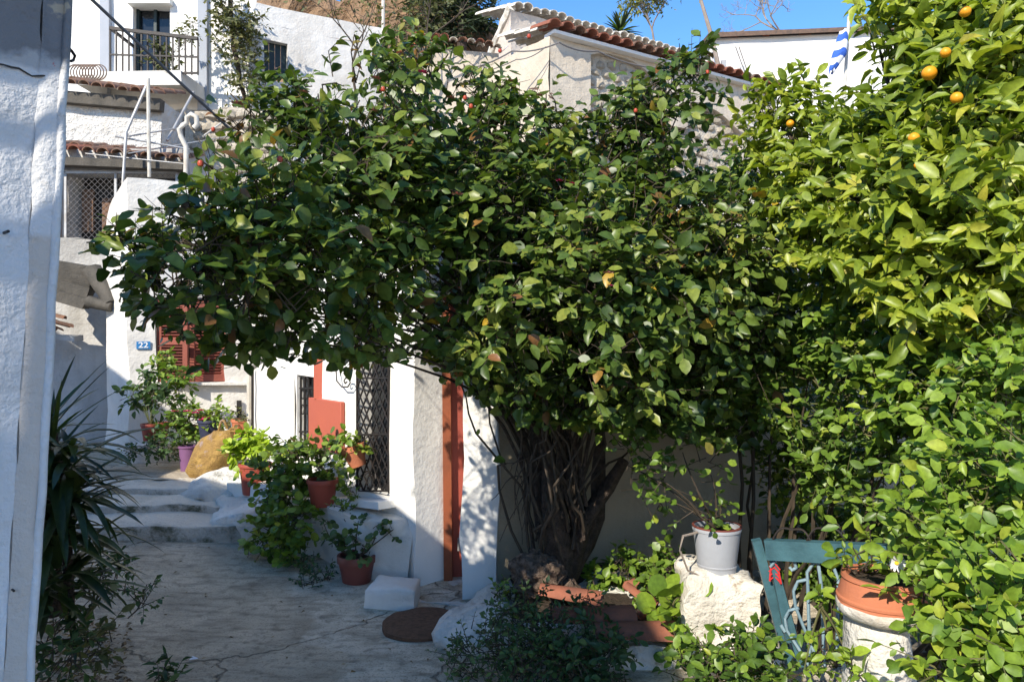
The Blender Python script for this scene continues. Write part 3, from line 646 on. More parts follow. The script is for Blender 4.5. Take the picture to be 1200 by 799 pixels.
# lattice window
w2 = quad_on(418, 456, lat[2], lat[3], .13, 'lattice_window', M['glass'], fh)
b = MB(); gp = lambda u, v: fp(418.5 + 37 * u, 575 - 200 * v, .0)
nx = 5; H = 9.2
for k in range(-10, nx + 1):
    for sgn in (1, -1):
        pts = []
        for t in np.linspace(0, 1, 41):
            u = (k / nx + t * 10 / nx * 1.0); u = u if sgn > 0 else 1 - u
            if 0 <= u <= 1: pts.append(gp(u, t))
        if len(pts) > 1: b.tube([pts[0], pts[-1]], .006, 4)
b.build('lattice', M['iron'], w2, weld=False)
b = MB()
for u in (0, 1): b.tube([gp(u, 0), gp(u, 1)], .009, 6)
for v in (0, .33, .66, 1): b.tube([gp(0, v), gp(1, v)], .007, 6)
b.build('grille_frame', M['iron'], w2)
b = MB()
for i in range(26):
    p = gp(random.uniform(.05, .95), random.uniform(.0, .28)) + Vector((FN.x, FN.y, 0)) * .01; d = Vector((random.uniform(-1, 1), random.uniform(-.3, .3), random.uniform(-1, 1))) * .04
    b.tube([p, p + d * .6 + Vector((0, 0, .012)), p + d], .006, 4)
b.build('scrollwork', M['iron'], w2)['kind'] = 'stuff'
sl = MB(); sl.bar(fp(413, 584, .05), fp(463, 590, .05), .16, .045); sl.build('sill', M['white_clean'], fh, rough=(8, .008))
# electricity box with riser
eb = thing('meter_box', fp(385, 525, 0), 'salmon red metal box with a riser duct between the two grilles', 'box')
b = MB(); p = (fp(366.5, 496, .018) + fp(404, 496, .018)) / 2; p.z = (fz(385, 468) + fz(385, 527)) / 2
RZ = Matrix.Rotation(math.atan2(FD.y, FD.x), 3, 'Z'); bw = (fac(404)[0] - fac(366)[0]).length
b.box(p, (bw, .035, fz(385, 468) - fz(385, 527)), RZ); o = b.build('cabinet', M['redpaint'], eb)
md = o.modifiers.new('b', 'BEVEL'); md.width = .006; md.segments = 2
b = MB(); b.bar(fp(375.5, 467, .012), fp(375.5, 400, .012), .075, .03); b.build('duct', M['redpaint'], eb)
# conduit, iron scroll, downpipe
b = MB(); b.tube([fp(427, 690, .03), fp(427, 607, .03), fp(405, 612, .03)], .012, 6); b.tube([fp(448, 700, .03), fp(448, 596, .03)], .008, 6); b.build('conduit', M['galv'], fh)
sc_ = thing('iron_scroll', fp(410, 455, .03), 'black wrought iron scroll bracket fixed left of the lattice grille', 'bracket')
b = MB(); pts = [fp(399, 415, .03), fp(399.5, 432, .04), fp(402, 446, .05), fp(408, 453, .05), fp(415, 453, .05), fp(418, 448, .05), fp(416, 443, .05), fp(412.5, 442.5, .05), fp(410.5, 446, .05), fp(412, 449, .05), fp(414, 447, .05)]
b.tube(pts, .0055, 6); b.build('scroll', M['iron'], sc_)
dp = thing('downpipe', (B0.x + FN.x * .06, B0.y, 0), 'thin white drainpipe at the far end of the low house', 'pipe')
b = MB(); pp = [Vector((*(B0 + FN * .05 + FD * .03), z)) for z in (.2, .8, 1.35, 1.7)]; b.tube(pp, .022, 8); b.build('tube', M['palepipe'], dp)
b = MB(); q = Vector((*(B0 + FN * .05 + FD * .12), .35)); b.tube([q, q + Vector((0, 0, 1.0))], .012, 6); b.build('cable', M['iron'], dp)
# doorway
dr = thing('front_door', (-.3, 5.0, -.05), 'narrow red wooden door deep between cream reveal and white pillar', 'door')
b = MB(); b.bar((-.418, 4.90, -.06), (-.436, 4.915, 1.95), .055, .045); b.build('frame', M['dooredge'], dr)
b = MB(); b.box((-.18, 4.99, .95), (.46, .045, 2.05), Matrix.Rotation(R(4), 3, 'Z') @ Matrix.Rotation(R(-.8), 3, 'Y')); lf = b.build('leaf', M['doorred'], dr)
b = MB(); b.box((-.30, 4.93, -.03), (.3, .1, .05)); b.build('threshold', M['wood'], dr)
b = MB(); b.tube([P(537.5, 630, 4.93), P(537.5, 645, 4.93)], .008, 6); b.build('handle', M['galv'], dr)
ts = MB(); ts.prism([(-.66, 4.58), (-.16, 4.42), (-.1, 5.1), (-.42, 5.06)], -.1, .015, .12); tag(ts.build('doorstep', M['white_old'], None, rough=[(3, .03), (9, .012)], smooth=70, loc=(-.4, 4.7, -.1)), 'worn pale stone doorstep before the red door', 'doorstep')
pl = thing('gate_pillar', (-.2, 4.65, 0), 'tall sunlit white pillar right of the red door', 'pillar')
b = MB(); b.prism([(-.315, 4.60), (-.092, 4.60), (-.06, 5.2), (-.24, 5.2)], -.2, 2.2, .12); b.build('shaft', M['white_clean'], pl, rough=[(2, .03), (7, .012)], smooth=60)
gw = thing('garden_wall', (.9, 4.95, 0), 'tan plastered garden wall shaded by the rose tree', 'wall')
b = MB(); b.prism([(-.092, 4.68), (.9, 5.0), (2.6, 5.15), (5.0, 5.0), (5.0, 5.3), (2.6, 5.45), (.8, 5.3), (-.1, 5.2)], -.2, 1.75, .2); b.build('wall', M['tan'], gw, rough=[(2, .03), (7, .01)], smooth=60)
# low bench under the windows
bn = thing('plaster_bench', (-1.2, 5.2, 0), 'rounded white plaster bench under the lattice window', 'bench')
b = MB(); f1, f2 = fac(480)[0], fac(322)[0]; o1 = FN * .36
b.prism([(f1.x, f1.y), (f2.x, f2.y), (f2.x + o1.x * 1.1, f2.y + o1.y * 1.1), (f1.x + o1.x * .25 - .25, f1.y + o1.y * .9 + .32)], -.15, .43, .12); b.build('body', M['white'], bn, rough=[(2.2, .08), (7, .02)], smooth=80)
b = MB(); c = P(459, 699, 4.5); b.prism([(c.x - .155, 4.44), (c.x + .15, 4.40), (c.x + .16, 4.66), (c.x - .12, 4.70)], -.05, .115, .03, dome=.02); tag(b.build('plaster_block', M['white'], None, rough=[(3, .02), (9, .012)], smooth=80, loc=(c.x, 4.55, -.05)), 'small smooth white plaster block left of the doorstep', 'block')

# doormat
b = MB(); c = P(494, 733, 4.19)
b.grid(lambda u, v: (c.x + (.22 * u + .0) * math.cos(v * 2 * math.pi), 4.19 + .235 * u * math.sin(v * 2 * math.pi), .035 - .015 * u ** 6), 6, 40)
b.grid(lambda u, v: (c.x + .22 * math.cos(v * 2 * math.pi), 4.19 + .235 * math.sin(v * 2 * math.pi), .02 - .03 * u), 1, 40)
tag(b.build('doormat', M['mat'], None, smooth=60, rough=(12, .006), loc=(c.x, 4.19, 0)), 'oval brown coir doormat on the path before the red door', 'doormat')

# ------------------------------------------------------------------ terrace, big white stone, loose tiles
tw_ = thing('terrace_wall', (.6, 3.9, 0), 'low whitewashed terrace wall under the loose roof tiles', 'wall')
b = MB(); b.prism([(-.30, 4.05), (.0, 3.72), (.8, 3.62), (1.3, 3.60), (1.45, 5.05), (.9, 5.0), (-.09, 4.7)], -.15, .10, .09); b.build('wall', M['white_old'], tw_, rough=[(2.4, .07), (8, .025)], smooth=80)
b = MB(); b.grid(lambda u, v: (.0 + 1.4 * u, 3.95 + .95 * v, .125 + .03 * math.sin(u * 5) * math.sin(v * 7)), 20, 16); b.build('soil', M['soil'], tw_, rough=[(6, .05)], smooth=80)
b = MB(); b.prism([(-.40, 3.98), (-.30, 3.80), (.02, 3.74), (.05, 4.5), (-.10, 4.62), (-.30, 4.40)], -.12, [.07, .05, .06, .10, .12, .10], .05, dome=.06)
tag(b.build('whitewashed_ledge', M['white_old'], None, rough=[(3.2, .07), (9, .03), (22, .01)], smooth=80, loc=(-.2, 4.1, -.1)), 'low lumpy whitewashed ledge beside the doormat', 'ledge')
big = tile_mesh('roof_tile', M['terracotta'], .40, .085, .065, .014, 10)
def loose_tile(c, yaw, tilt, roll, s, label):
    o = bpy.data.objects.new('roof_tile', big); COL.objects.link(o); o.location = c; o.rotation_euler = (R(roll), R(tilt), R(yaw)); o.scale = (s, s, s)
    tag(o, label, 'roof tile', 'loose clay roof tiles on the low wall')
loose_tile(P(791, 744, 3.66), 92, 0, 2, 1.0, 'clay roof tile lying lowest and rightmost on the white terrace wall')
loose_tile(P(742, 726, 3.78), 95, 0, 3, 1.05, 'clay roof tile in the middle of the heap with its arched end showing')
loose_tile(P(706, 706, 3.96), 78, 0, 6, .85, 'clay roof tile at the back of the heap tipped towards the trunk')
loose_tile(P(768, 712, 4.1), 60, 0, 28, .5, 'small broken roof tile tipped up behind the heap among the leaves')
for i, (px, py, Y, s) in enumerate(((742, 686, 4.25, .06), (770, 722, 3.9, .045), (752, 716, 3.95, .035), (763, 705, 4.1, .05))):
    b = boulder('tile_shard', P(px, py, Y), (s, s * .5, s * .7), M['terracotta'], ('flat terracotta shard near the tree trunk', 'largest terracotta shard beside the round leaves', 'smallest terracotta shard in the heap of tiles', 'terracotta shard behind the arched tile end')[i], 'shard', rough=((14, .03),), n=2); b['group'] = 'broken tile shards'
# plinth with grey bucket
b = MB(); p0 = P(802, 0, 3.66).x; p1 = P(886, 0, 3.66).x; b.prism([(p0, 3.62), (p1, 3.60), (p1 + .02, 4.0), (p0 + .03, 4.0)], -.1, [.41, .42, .44, .42], .04, dome=.035)
tag(b.build('plinth', M['limestone'], None, rough=[(4, .05), (11, .025), (28, .008)], smooth=80, loc=((p0 + p1) / 2, 3.8, -.1)), 'rough whitewashed plinth carrying the grey bucket', 'plinth')

# ------------------------------------------------------------------ pots
def pot(name, c, rt, rb, h, mt, label, cat='potted plant', rim=.03, lip=1.07, tilt=None, group=None):
    t = thing(name, c, label, cat, group)
    b = MB(); b.lathe([(0, 0), (rb * .98, 0), (rb, .006), (rb + (rt - rb) * .5, h * .5), (rt, h - rim), (rt, h - .012), (rt * .93, h - .012), (rt * .9, h - .03), (rb * .85, h * .3)], c, 28, tilt); b.build('pot', mt, t, smooth=40)
    b = MB(); b.lathe([(rt * .985, h - rim), (rt * lip, h - rim + .003), (rt * lip * 1.01, h - .004), (rt * lip * .99, h), (rt * .92, h), (rt * .92, h - .02)], c, 28, tilt); b.build('rim', mt, t, smooth=40)
    b = MB(); b.lathe([(rt * .92, h - .025), (rt * .5, h - .012), (0, h - .008)], c, 20, tilt); b.build('soil', M['soil'], t, rough=(30, .01))
    return t
def stems(t, c, tops, r=.005, mt='twig_green', bulge=(0, 0, .05)):
    b = MB()
    for q in tops: b.tube(arc(c, q, Vector(bulge) + Vector((random.uniform(-.03, .03), random.uniform(-.03, .03), 0)), 5), [r, r * .9, r * .8, r * .7, r * .6, r * .4], 5)
    return b.build('stems', M[mt], t, weld=False)
# grey bucket
c = P(840, 679, 3.76); gb = pot('potted_shrub', c, .118, .088, .27, M['greypot'], 'pale grey plastic bucket with a leggy shrub standing on the white plinth', rim=.02, lip=1.03)
b = MB(); b.lathe([(.0975, .075), (.1005, .079), (.1005, .083), (.099, .087)], c, 28); b.build('band', M['greypot'], gb)
b = MB(); b.lathe([(.119, .268), (.1225, .270), (.1225, .276), (.112, .277)], c, 28); b.build('rim_edge', M['brownpot'], gb)
tops = [P(770, 560, 3.7), P(735, 545, 3.75), P(800, 530, 3.7), P(830, 550, 3.7), P(815, 580, 3.65), P(760, 585, 3.7), P(845, 590, 3.7)]
stems(gb, c + Vector((0, 0, .25)), tops, .006, 'twig')
b = MB(); b.tube([c + Vector((-.06, -.03, .26)), P(812, 625, 3.7), P(800, 628, 3.66), P(797, 645, 3.64), P(806, 668, 3.66), P(828, 678, 3.66)], [.006, .007, .007, .006, .005, .003], 6); b.build('dead_stem', M['twig_pale'], gb)
lv = Leaves(); blobs(lv, [(770, 540, 3.7, 30), (740, 560, 3.75, 25), (800, 560, 3.7, 28), (830, 540, 3.7, 28), (815, 590, 3.65, 24), (775, 590, 3.7, 22), (740, 520, 3.8, 28), (790, 510, 3.7, 25), (840, 600, 3.65, 16)], 34, K=6, L=.035, asp=.75, slen=.09, twig=True)
finish_plant(gb, lv, T_OVATE, 'hedge', 40)
# red pot with lime succulent
c = P(299, 578, 6.2); c.z -= .0; t = pot('potted_succulent', c, .125, .10, .255, M['redpot'], 'brick red pot of bright lime green succulent on the white mound')
lv = Leaves(); blobs(lv, [(292, 527, 6.2, 20), (277, 531, 6.15, 12), (308, 530, 6.15, 11), (292, 518, 6.2, 13)], 180, K=8, L=.045, asp=.8, slen=.05, up=.7, out=.8, rnd=.3, shell=.35, gap=-.9, twig=False); finish_plant(t, lv, T_ROUND, 'lime', 60, cell=7)
# pot on path with sparse geranium
c = P(418, 691, 4.88); t = pot('potted_geranium', c, .118, .085, .235, M['brownpot'], 'maroon plastic pot with a bare sprawling geranium on the path', rim=.05)
tops = [P(388, 632, 4.85), P(379, 612, 4.9), P(420, 610, 4.9), P(442, 622, 4.8), P(461, 620, 4.8), P(400, 640, 4.8), P(430, 635, 4.8)]
stems(t, c + Vector((0, 0, .22)), tops, .006, 'twig', (0, 0, -.03))
lv = Leaves(); blobs(lv, [(379, 614, 4.9, 7), (388, 630, 4.85, 7), (420, 612, 4.9, 6), (443, 624, 4.8, 8), (460, 622, 4.8, 8), (402, 640, 4.8, 14), (425, 641, 4.8, 15), (415, 636, 4.85, 14)], 60, K=5, L=.035, asp=.9, slen=.04, gap=-.9); finish_plant(t, lv, T_ROUND, 'weed', 0)
# hanging pot on the lattice
pc = P(420, 546, fac(420)[0].y - .12); tiltM = Matrix.Rotation(R(-18), 3, 'Y')
t = pot('hanging_pot', pc, .085, .055, .15, M['terracotta_new'], 'tilted terracotta pot of yellow green leaves hung on the lattice grille', rim=.04, tilt=tiltM)
b = MB(); b.tube([fp(431, 540, .04), fp(432, 514, .03), fp(438, 509, .03), fp(441, 520, .02)], .005, 6); b.build('hanger', M['iron'], t)
lv = Leaves(); blobs(lv, [(412, 518, 5.2, 12), (405, 522, 5.2, 8), (420, 520, 5.2, 9)], 110, K=6, L=.04, asp=.7, slen=.06, gap=-.9); finish_plant(t, lv, T_OVATE, 'fresh', 0)
# big geranium with its pot on the bench
c = P(378, 602, 5.3); c.z = .43; t = pot('trailing_geranium', c, .105, .08, .19, M['redpot'], 'big leafy geranium trailing from a red pot down the white bench')
lv = Leaves(); blobs(lv, [(345, 548, 5.45, 30), (375, 545, 5.35, 28), (325, 560, 5.5, 26), (395, 548, 5.25, 16), (330, 590, 5.35, 28), (318, 620, 5.3, 26), (345, 610, 5.2, 24), (335, 640, 5.2, 20), (305, 640, 5.25, 16), (350, 530, 5.4, 16), (352, 655, 5.1, 10), (330, 525, 5.5, 8)], 140, K=6, L=.042, asp=.85, slen=.09, gap=-.3, gapf=6)
finish_plant(t, lv, T_ROUND, 'weed' if 0 else 'hedge', 60, cell=9)
lv = Leaves(); t2 = thing('leafy_herb', P(407, 600, 5.1), 'compact bright green herb hanging over the bench beside the red pot', 'plant')
blobs(lv, [(407, 588, 5.1, 13), (405, 602, 5.08, 9), (409, 578, 5.12, 8)], 120, K=6, L=.028, asp=.9, slen=.05, gap=-.9); finish_plant(t2, lv, T_SMALL, 'hedge', 0)
# weeds on the path edge
def weed(name, label, lst, kind='weed', L=.03, asp=.6, dens=60, K=6, slen=.08, tpl=T_SMALL, cat='weed', nsingle=0, group=None, **k):
    px, py, Y, r = lst[0][:4]; base = P(px, py + r, Y); t = thing(name, base, label, cat, group); lv = Leaves()
    blobs(lv, lst, dens * 3.5, K=K, L=L, asp=asp, slen=slen, **k)
    b = MB()
    for px, py, Y, r, *_ in lst: b.tube(arc(base, P(px, py, Y), (0, 0, .03), 4), [.006, .005, .004, .003, .002], 5)
    b.build('stem', M['twig_green'], t, weld=False)
    finish_plant(t, lv, tpl, kind, nsingle); return t
weed('weed', 'low green weed trailing at the foot of the white bench', [(352, 661, 5.05, 8), (362, 664, 5.0, 6)], L=.03)
weed('weed', 'flat mat of weed on the path left of the maroon pot', [(372, 682, 4.85, 12), (358, 686, 4.8, 10), (384, 677, 4.9, 9)], zthick=1.5, L=.025, zmin=-.02)
weed('dark_bush', 'dense dark green weed bush growing against the white stone', [(610, 735, 3.62, 48), (575, 760, 3.5, 40), (640, 765, 3.5, 45), (600, 790, 3.4, 50), (612, 720, 3.7, 18), (640, 738, 3.6, 24), (545, 775, 3.5, 28)], dens=70, L=.026, asp=.5, slen=.07, nsingle=0, cat='bush', gap=-.4, gapf=6)
weed('dark_bush', 'lower green weed bush spilling in front of the terrace wall', [(690, 775, 3.45, 35), (715, 762, 3.5, 20), (670, 785, 3.4, 30), (690, 745, 3.55, 15), (700, 795, 3.4, 35), (725, 740, 3.6, 8), (680, 722, 3.7, 8), (690, 700, 3.75, 7)], dens=66, L=.034, asp=.55, slen=.08, cat='bush', gap=-.4, gapf=6, tpl=T_OVATE)
weed('dark_bush', 'broad leafy green bush in front of the white plinth', [(852, 768, 3.2, 42), (882, 760, 3.2, 22), (830, 785, 3.2, 42), (868, 792, 3.0, 42), (905, 797, 3.0, 24)], dens=62, L=.04, asp=.6, slen=.09, kind='hedge', cat='bush', gap=-.4, gapf=6, tpl=T_OVATE, nsingle=60)
weed('ground_creeper', 'leafy creeper on the terrace between trunk and grey bucket', [(735, 672, 4.5, 25), (765, 665, 4.45, 22), (705, 680, 4.5, 16), (780, 680, 4.2, 16), (760, 695, 4.15, 14), (792, 655, 4.3, 14)], dens=55, L=.04, asp=.75, kind='hedge', cat='creeper', tpl=T_OVATE, nsingle=40)
nz_ = weed('round_leaved_plant', 'round leaved nasturtium beside the plinth below the bucket', [(785, 710, 3.72, 11), (793, 726, 3.68, 10), (796, 700, 3.72, 8), (788, 740, 3.68, 8)], dens=16, L=.07, asp=1., K=4, slen=.08, kind='mint', tpl=T_ROUND, cat='plant', nsingle=30, up=.6, out=.3)
weed('weed', 'pale green weed tuft between pillar and trunk', [(598, 690, 4.3, 12), (585, 697, 4.25, 8)], kind='fresh', dens=80, L=.03)

# ------------------------------------------------------------------ rose tree
rt_ = thing('rose_tree', P(645, 700, 4.4), 'huge arching rose tree with glossy dark leaves spreading over the path', 'rose tree')
def wig(p, q, n, am, seed=0):
    out = []
    for i in range(n + 1):
        t = i / n; o = Vector(p).lerp(Vector(q), t); k = noise.noise_vector(o * 2.5 + Vector((seed, seed * 1.7, 0))); out.append(o + k * am * math.sin(math.pi * min(1, t * 1.1)))
    return out
tb = MB()
pts = [P(645, 715, 4.4), P(655, 680, 4.4), P(668, 645, 4.38), P(690, 605, 4.35), P(715, 570, 4.3), P(728, 540, 4.25)]
tb.tube(pts, [.14, .10, .07, .048, .036, .026], 12)
tb.tube([P(650, 690, 4.38), P(650, 640, 4.3), P(648, 590, 4.25), P(640, 540, 4.2), P(620, 480, 4.1)], [.11, .09, .065, .05, .035], 10)
tb.tube([P(660, 670, 4.42), P(680, 640, 4.5), P(700, 600, 4.55), P(705, 560, 4.5), P(700, 500, 4.4)], [.08, .06, .045, .035, .025], 9)
tb.build('trunk', M['bark'], rt_, rough=[(5, .05), (16, .03)], smooth=70, weld=False)
boulder('burl', P(628, 672, 4.16), (.135, .12, .115), M['stump'], parent=rt_, rough=((5, .06), (22, .03), (50, .012)), n=5)
boulder('root', P(655, 692, 4.18), (.11, .09, .06), M['stump'], parent=rt_, rough=((7, .05), (25, .02)), n=4)
ROSE = [(168, 300, 3.6, 24, .6), (146, 280, 3.6, 9, .7), (190, 300, 3.65, 34, .8), (218, 335, 3.7, 38), (182, 345, 3.65, 20, .7), (250, 285, 3.85, 48), (285, 355, 3.8, 52), (248, 382, 3.7, 22), (285, 398, 3.7, 18, .7), (320, 290, 3.9, 65), (275, 215, 3.95, 38, .8), (330, 185, 4.0, 62), (295, 140, 4.05, 26, .6), (360, 112, 4.0, 36, .8), (410, 125, 3.95, 60), (420, 210, 3.75, 80), (400, 310, 3.65, 80), (340, 380, 3.7, 42), (415, 395, 3.55, 42, .9), (455, 80, 3.95, 26, .6), (490, 110, 3.95, 60), (510, 205, 3.65, 90), (490, 315, 3.5, 85), (520, 405, 3.65, 55), (470, 400, 3.6, 40), (560, 110, 3.95, 40, .8), (600, 175, 3.9, 62), (610, 265, 3.55, 92), (600, 365, 3.5, 88), (590, 440, 3.85, 55), (625, 470, 4.0, 50), (660, 150, 3.95, 28, .6), (680, 205, 3.9, 60), (700, 300, 3.45, 92), (690, 390, 3.45, 88), (690, 460, 3.8, 60), (745, 150, 3.95, 52), (790, 125, 4.0, 42), (815, 85, 4.0, 24, .8), (780, 215, 3.75, 80), (790, 330, 3.5, 88), (770, 430, 3.6, 62), (840, 290, 3.7, 70), (850, 380, 3.75, 75), (800, 480, 3.8, 45), (740, 490, 3.9, 50), (560, 430, 3.95, 40)]
cb = MB()
def rose_depth(px, py, Y):
    if px < 600 and py > 190:
        near = 2.85 if px < 330 else 2.85 + (px - 330) * .0042
        return min(Y, near)
    if px < 520 and py > 90: return min(Y, 3.35 + max(0, px - 380) * .002)
    return Y
ROSE = [(px, py, rose_depth(px, py, Y), r, *e) for px, py, Y, r, *e in ROSE]
for i, (px, py, Y, r, *_) in enumerate(ROSE):
    b0 = P(random.uniform(625, 690), random.uniform(560, 650), random.uniform(4.2, 4.45)); q = P(px, py, Y); mid = b0.lerp(q, .14) + Vector((0, .1, .55 + .34 * abs(q.x - b0.x)))
    pp = []
    for k in range(11):
        t = k / 10; pp.append(b0 * (1 - t) ** 2 + mid * 2 * t * (1 - t) + q * t * t + Vector(noise.noise_vector(Vector((t * 3, i, 0)))) * .06 * math.sin(math.pi * t))
    bb = MB(); bb.tube(pp, [.013 - .0105 * k / 10 for k in range(11)], 6); bb.build('branch', M['bark'] if i % 3 else M['twig'], rt_, weld=False)
for i in range(24):   # thicket of upright canes around the trunk
    b0 = P(random.uniform(618, 690), random.uniform(600, 680), random.uniform(4.15, 4.5)); q = P(random.gauss(640, 55), random.uniform(400, 500), random.uniform(3.7, 4.4))
    cb.tube(wig(b0, q, 9, .22, i), [.010 - .006 * k / 9 for k in range(10)], 5)
for i in range(14):
    b0 = P(random.uniform(605, 640), random.uniform(480, 560), random.uniform(4.0, 4.3)); q = P(random.uniform(575, 625), random.uniform(540, 640), random.uniform(4.1, 4.3))
    cb.tube(wig(b0, q, 7, .12, i + 60), [.005 - .003 * k / 7 for k in range(8)], 4)
cb.build('canes', M['twig'], rt_, weld=False)['kind'] = 'stuff'
lv = Leaves(); blobs(lv, ROSE, 155, K=7, L=.053, asp=.66, slen=.17, droop=.15, up=.5, out=.4, rnd=.55, sunny=.75, shell=.45, gap=.0, gapf=2.7)
blobs(lv, [(470, 190, 4.2, 80), (560, 250, 4.3, 85), (650, 250, 4.3, 85), (760, 250, 4.35, 85), (560, 350, 4.2, 75), (650, 350, 4.2, 90), (750, 350, 4.2, 90), (840, 330, 4.3, 80), (660, 430, 4.25, 75), (740, 430, 4.25, 80), (820, 430, 4.3, 70), (850, 490, 4.4, 55), (380, 235, 3.2, 70), (310, 250, 3.0, 55), (470, 250, 3.5, 75)], 75, K=7, L=.06, asp=.7, slen=.17, up=.5, out=.3, rnd=.8, shell=.6, gap=-.5, tint=(0, .6))  # inner leaves kept to darker tints, painting in the crown's shade
# hanging and reaching shoots that break the outline
def shoot(lv, pts, n, L=.06, asp=.66, tint=(0, 1), r=.003):
    pts = [Vector(p) for p in pts]; lv.tw.tube(pts, [r * (1.4 - k / len(pts)) for k in range(len(pts))], 4, False)
    for i in range(n):
        t = (i + .5) / n * (len(pts) - 1); k = min(int(t), len(pts) - 2); p = pts[k].lerp(pts[k + 1], t - k); d = (pts[k + 1] - pts[k]).normalized()
        for _ in range(2):
            D = np.array([list(d * .4 + Vector((random.gauss(0, 1), random.gauss(0, 1), random.gauss(-.2, .7))))]); N = np.array([[random.gauss(0, .5), random.gauss(-.4, .5), .8]])
            D, N, S = ortho(D, N); l_ = L * random.uniform(.6, 1.2)
            lv.push(np.array([list(p)]), D, N, np.array([l_]), np.array([l_ * asp]), np.array([tint[0] + (tint[1] - tint[0]) * random.random()]))
for a in ([(205, 310, 3.6), (165, 290, 3.55), (136, 276, 3.5)], [(220, 350, 3.6), (180, 330, 3.5), (152, 318, 3.5)], [(235, 372, 3.65), (200, 368, 3.6), (172, 352, 3.6)], [(270, 230, 3.9), (245, 195, 3.9), (232, 160, 3.9)], [(300, 140, 4), (270, 110, 4), (250, 80, 4)],
          [(390, 90, 3.9), (385, 60, 3.9), (400, 45, 3.9)], [(440, 80, 3.9), (450, 50, 3.9), (470, 35, 3.9)], [(495, 70, 3.9), (500, 50, 3.9), (520, 38, 3.9)], [(560, 90, 3.9), (575, 70, 3.9), (600, 85, 3.9)], [(640, 150, 3.9), (640, 110, 3.9), (655, 90, 3.9)], [(700, 160, 3.9), (705, 120, 3.9), (690, 100, 3.9)],
          [(800, 100, 4), (825, 65, 4), (838, 48, 4)], [(820, 110, 4), (845, 110, 4), (852, 118, 4)], [(290, 400, 3.65), (280, 415, 3.6), (278, 440, 3.6)], [(255, 390, 3.6), (242, 420, 3.6), (240, 442, 3.6)], [(420, 400, 3.5), (412, 415, 3.45), (405, 420, 3.4)], [(340, 400, 3.6), (350, 415, 3.6), (352, 432, 3.6)], [(520, 430, 3.8), (500, 428, 3.8), (470, 412, 3.8)], [(560, 450, 3.9), (555, 480, 3.9), (548, 470, 3.9)], [(580, 470, 4), (590, 520, 4.05), (575, 545, 4.1)], [(600, 500, 4.1), (612, 540, 4.1), (600, 560, 4.1)], [(645, 395, 3.3), (640, 405, 3.25), (648, 425, 3.25)], [(740, 480, 3.7), (760, 510, 3.7), (770, 530, 3.7)]):
    shoot(lv, [P(q[0], q[1], rose_depth(*q)) for q in a], 6, L=.07)
random.seed(77)
for px, py, Y, r, *_ in ROSE:
    if py > 230 and px > 240: continue
    for _ in range(2):
        a_ = random.uniform(-1.2, 1.2) if px > 240 else random.uniform(-1.9, .6)
        q0 = P(px, py, Y); dx, dz = math.sin(a_) * r * Y / F, math.cos(a_) * r * Y / F; e = random.uniform(1.15, 1.7)
        shoot(lv, [q0 + Vector((dx * .6, random.uniform(-.1, .1), dz * .6)), q0 + Vector((dx * 1.0, random.uniform(-.12, .1), dz)), q0 + Vector((dx * e, random.uniform(-.12, .1), dz * e))], 5, L=.045, tint=(.5, 1) if random.random() < .6 else (.93, .99))
# leaves whose shadow would reach the house front are dropped to let sun in
blobs(lv, [(235, 250, 2.55, 40), (280, 245, 2.6, 45), (250, 300, 2.5, 42), (300, 300, 2.55, 45), (330, 250, 2.75, 45), (350, 300, 2.7, 40), (205, 315, 2.5, 28), (290, 345, 2.5, 35), (340, 345, 2.65, 35), (240, 345, 2.5, 30)], 115, K=7, L=.049, asp=.66, slen=.15, up=.5, out=.4, rnd=.55, sunny=.75, shell=.5, gap=-.2, gapf=3.2)
_A = lv.arrays(); _p = _A[0]; _l = -np.array(SUN); _keep = np.ones(len(_p), bool); _r = RNG.random(len(_p))
def thin(pt, nrm3, lo, hi, z0, z1, axis, frac):
    pt = np.array(pt); nrm3 = np.array(nrm3); t = ((pt - _p) @ nrm3) / (_l @ nrm3); h = _p + t[:, None] * _l
    a = (h - pt) @ np.array(axis); k = (t > .1) & (a > lo) & (a < hi) & (h[:, 2] > z0) & (h[:, 2] < z1) & (_r < frac); _keep[k] = False
thin((-.315, 4.6, 0), (0, -1, 0), -.03, .25, .2, 1.25, (1, 0, 0), .93)
thin((A0.x, A0.y, 0), (FN.x, FN.y, 0), -2.2, .02, .42, 1.45, (FD.x, FD.y, 0), .93)
_rv = (D0 - A0).normalized(); thin((A0.x, A0.y, 0), (_rv.y, -_rv.x, 0), 0, .32, .42, 1.3, (_rv.x, _rv.y, 0), .93)
thin((-.09, 4.72, 0), (.2, -1, 0), -.02, .22, .35, 1.1, (1, .2, 0), .6)
# and the hanging and topmost tips are trimmed back to an uneven outline
_c = _p + nrm(_A[1]) * _A[3][:, None] * .6; _u = _c[:, 0] / _c[:, 1] * F + 600; _w = 399.5 - (_c[:, 2] - CH) / _c[:, 1] * F
_lo = np.interp(_u, [90, 130, 150, 200, 240, 280, 340, 400, 480, 520, 550, 580, 620, 760, 860, 1000], [330, 350, 382, 398, 425, 432, 418, 436, 420, 432, 455, 482, 495, 505, 530, 600])
_hi = np.interp(_u, [90, 120, 190, 215, 230, 300, 360, 440, 500, 540, 590, 640, 700, 760, 800, 830, 848, 870, 950], [262, 258, 250, 215, 160, 108, 72, 52, 48, 88, 108, 122, 132, 95, 62, 46, 70, 160, 200])
_keep &= ~((_w > _lo + RNG.normal(0, 5, len(_w))) & (_r < .985)); _keep &= ~((_w < _hi - np.abs(RNG.normal(0, 16, len(_w)))) & (_r < .9))
_v = np.array([tuple(q) for q in lv.tw.v]); _tu = _v[:, 0] / _v[:, 1] * F + 600; _tw = 399.5 - (_v[:, 2] - CH) / _v[:, 1] * F
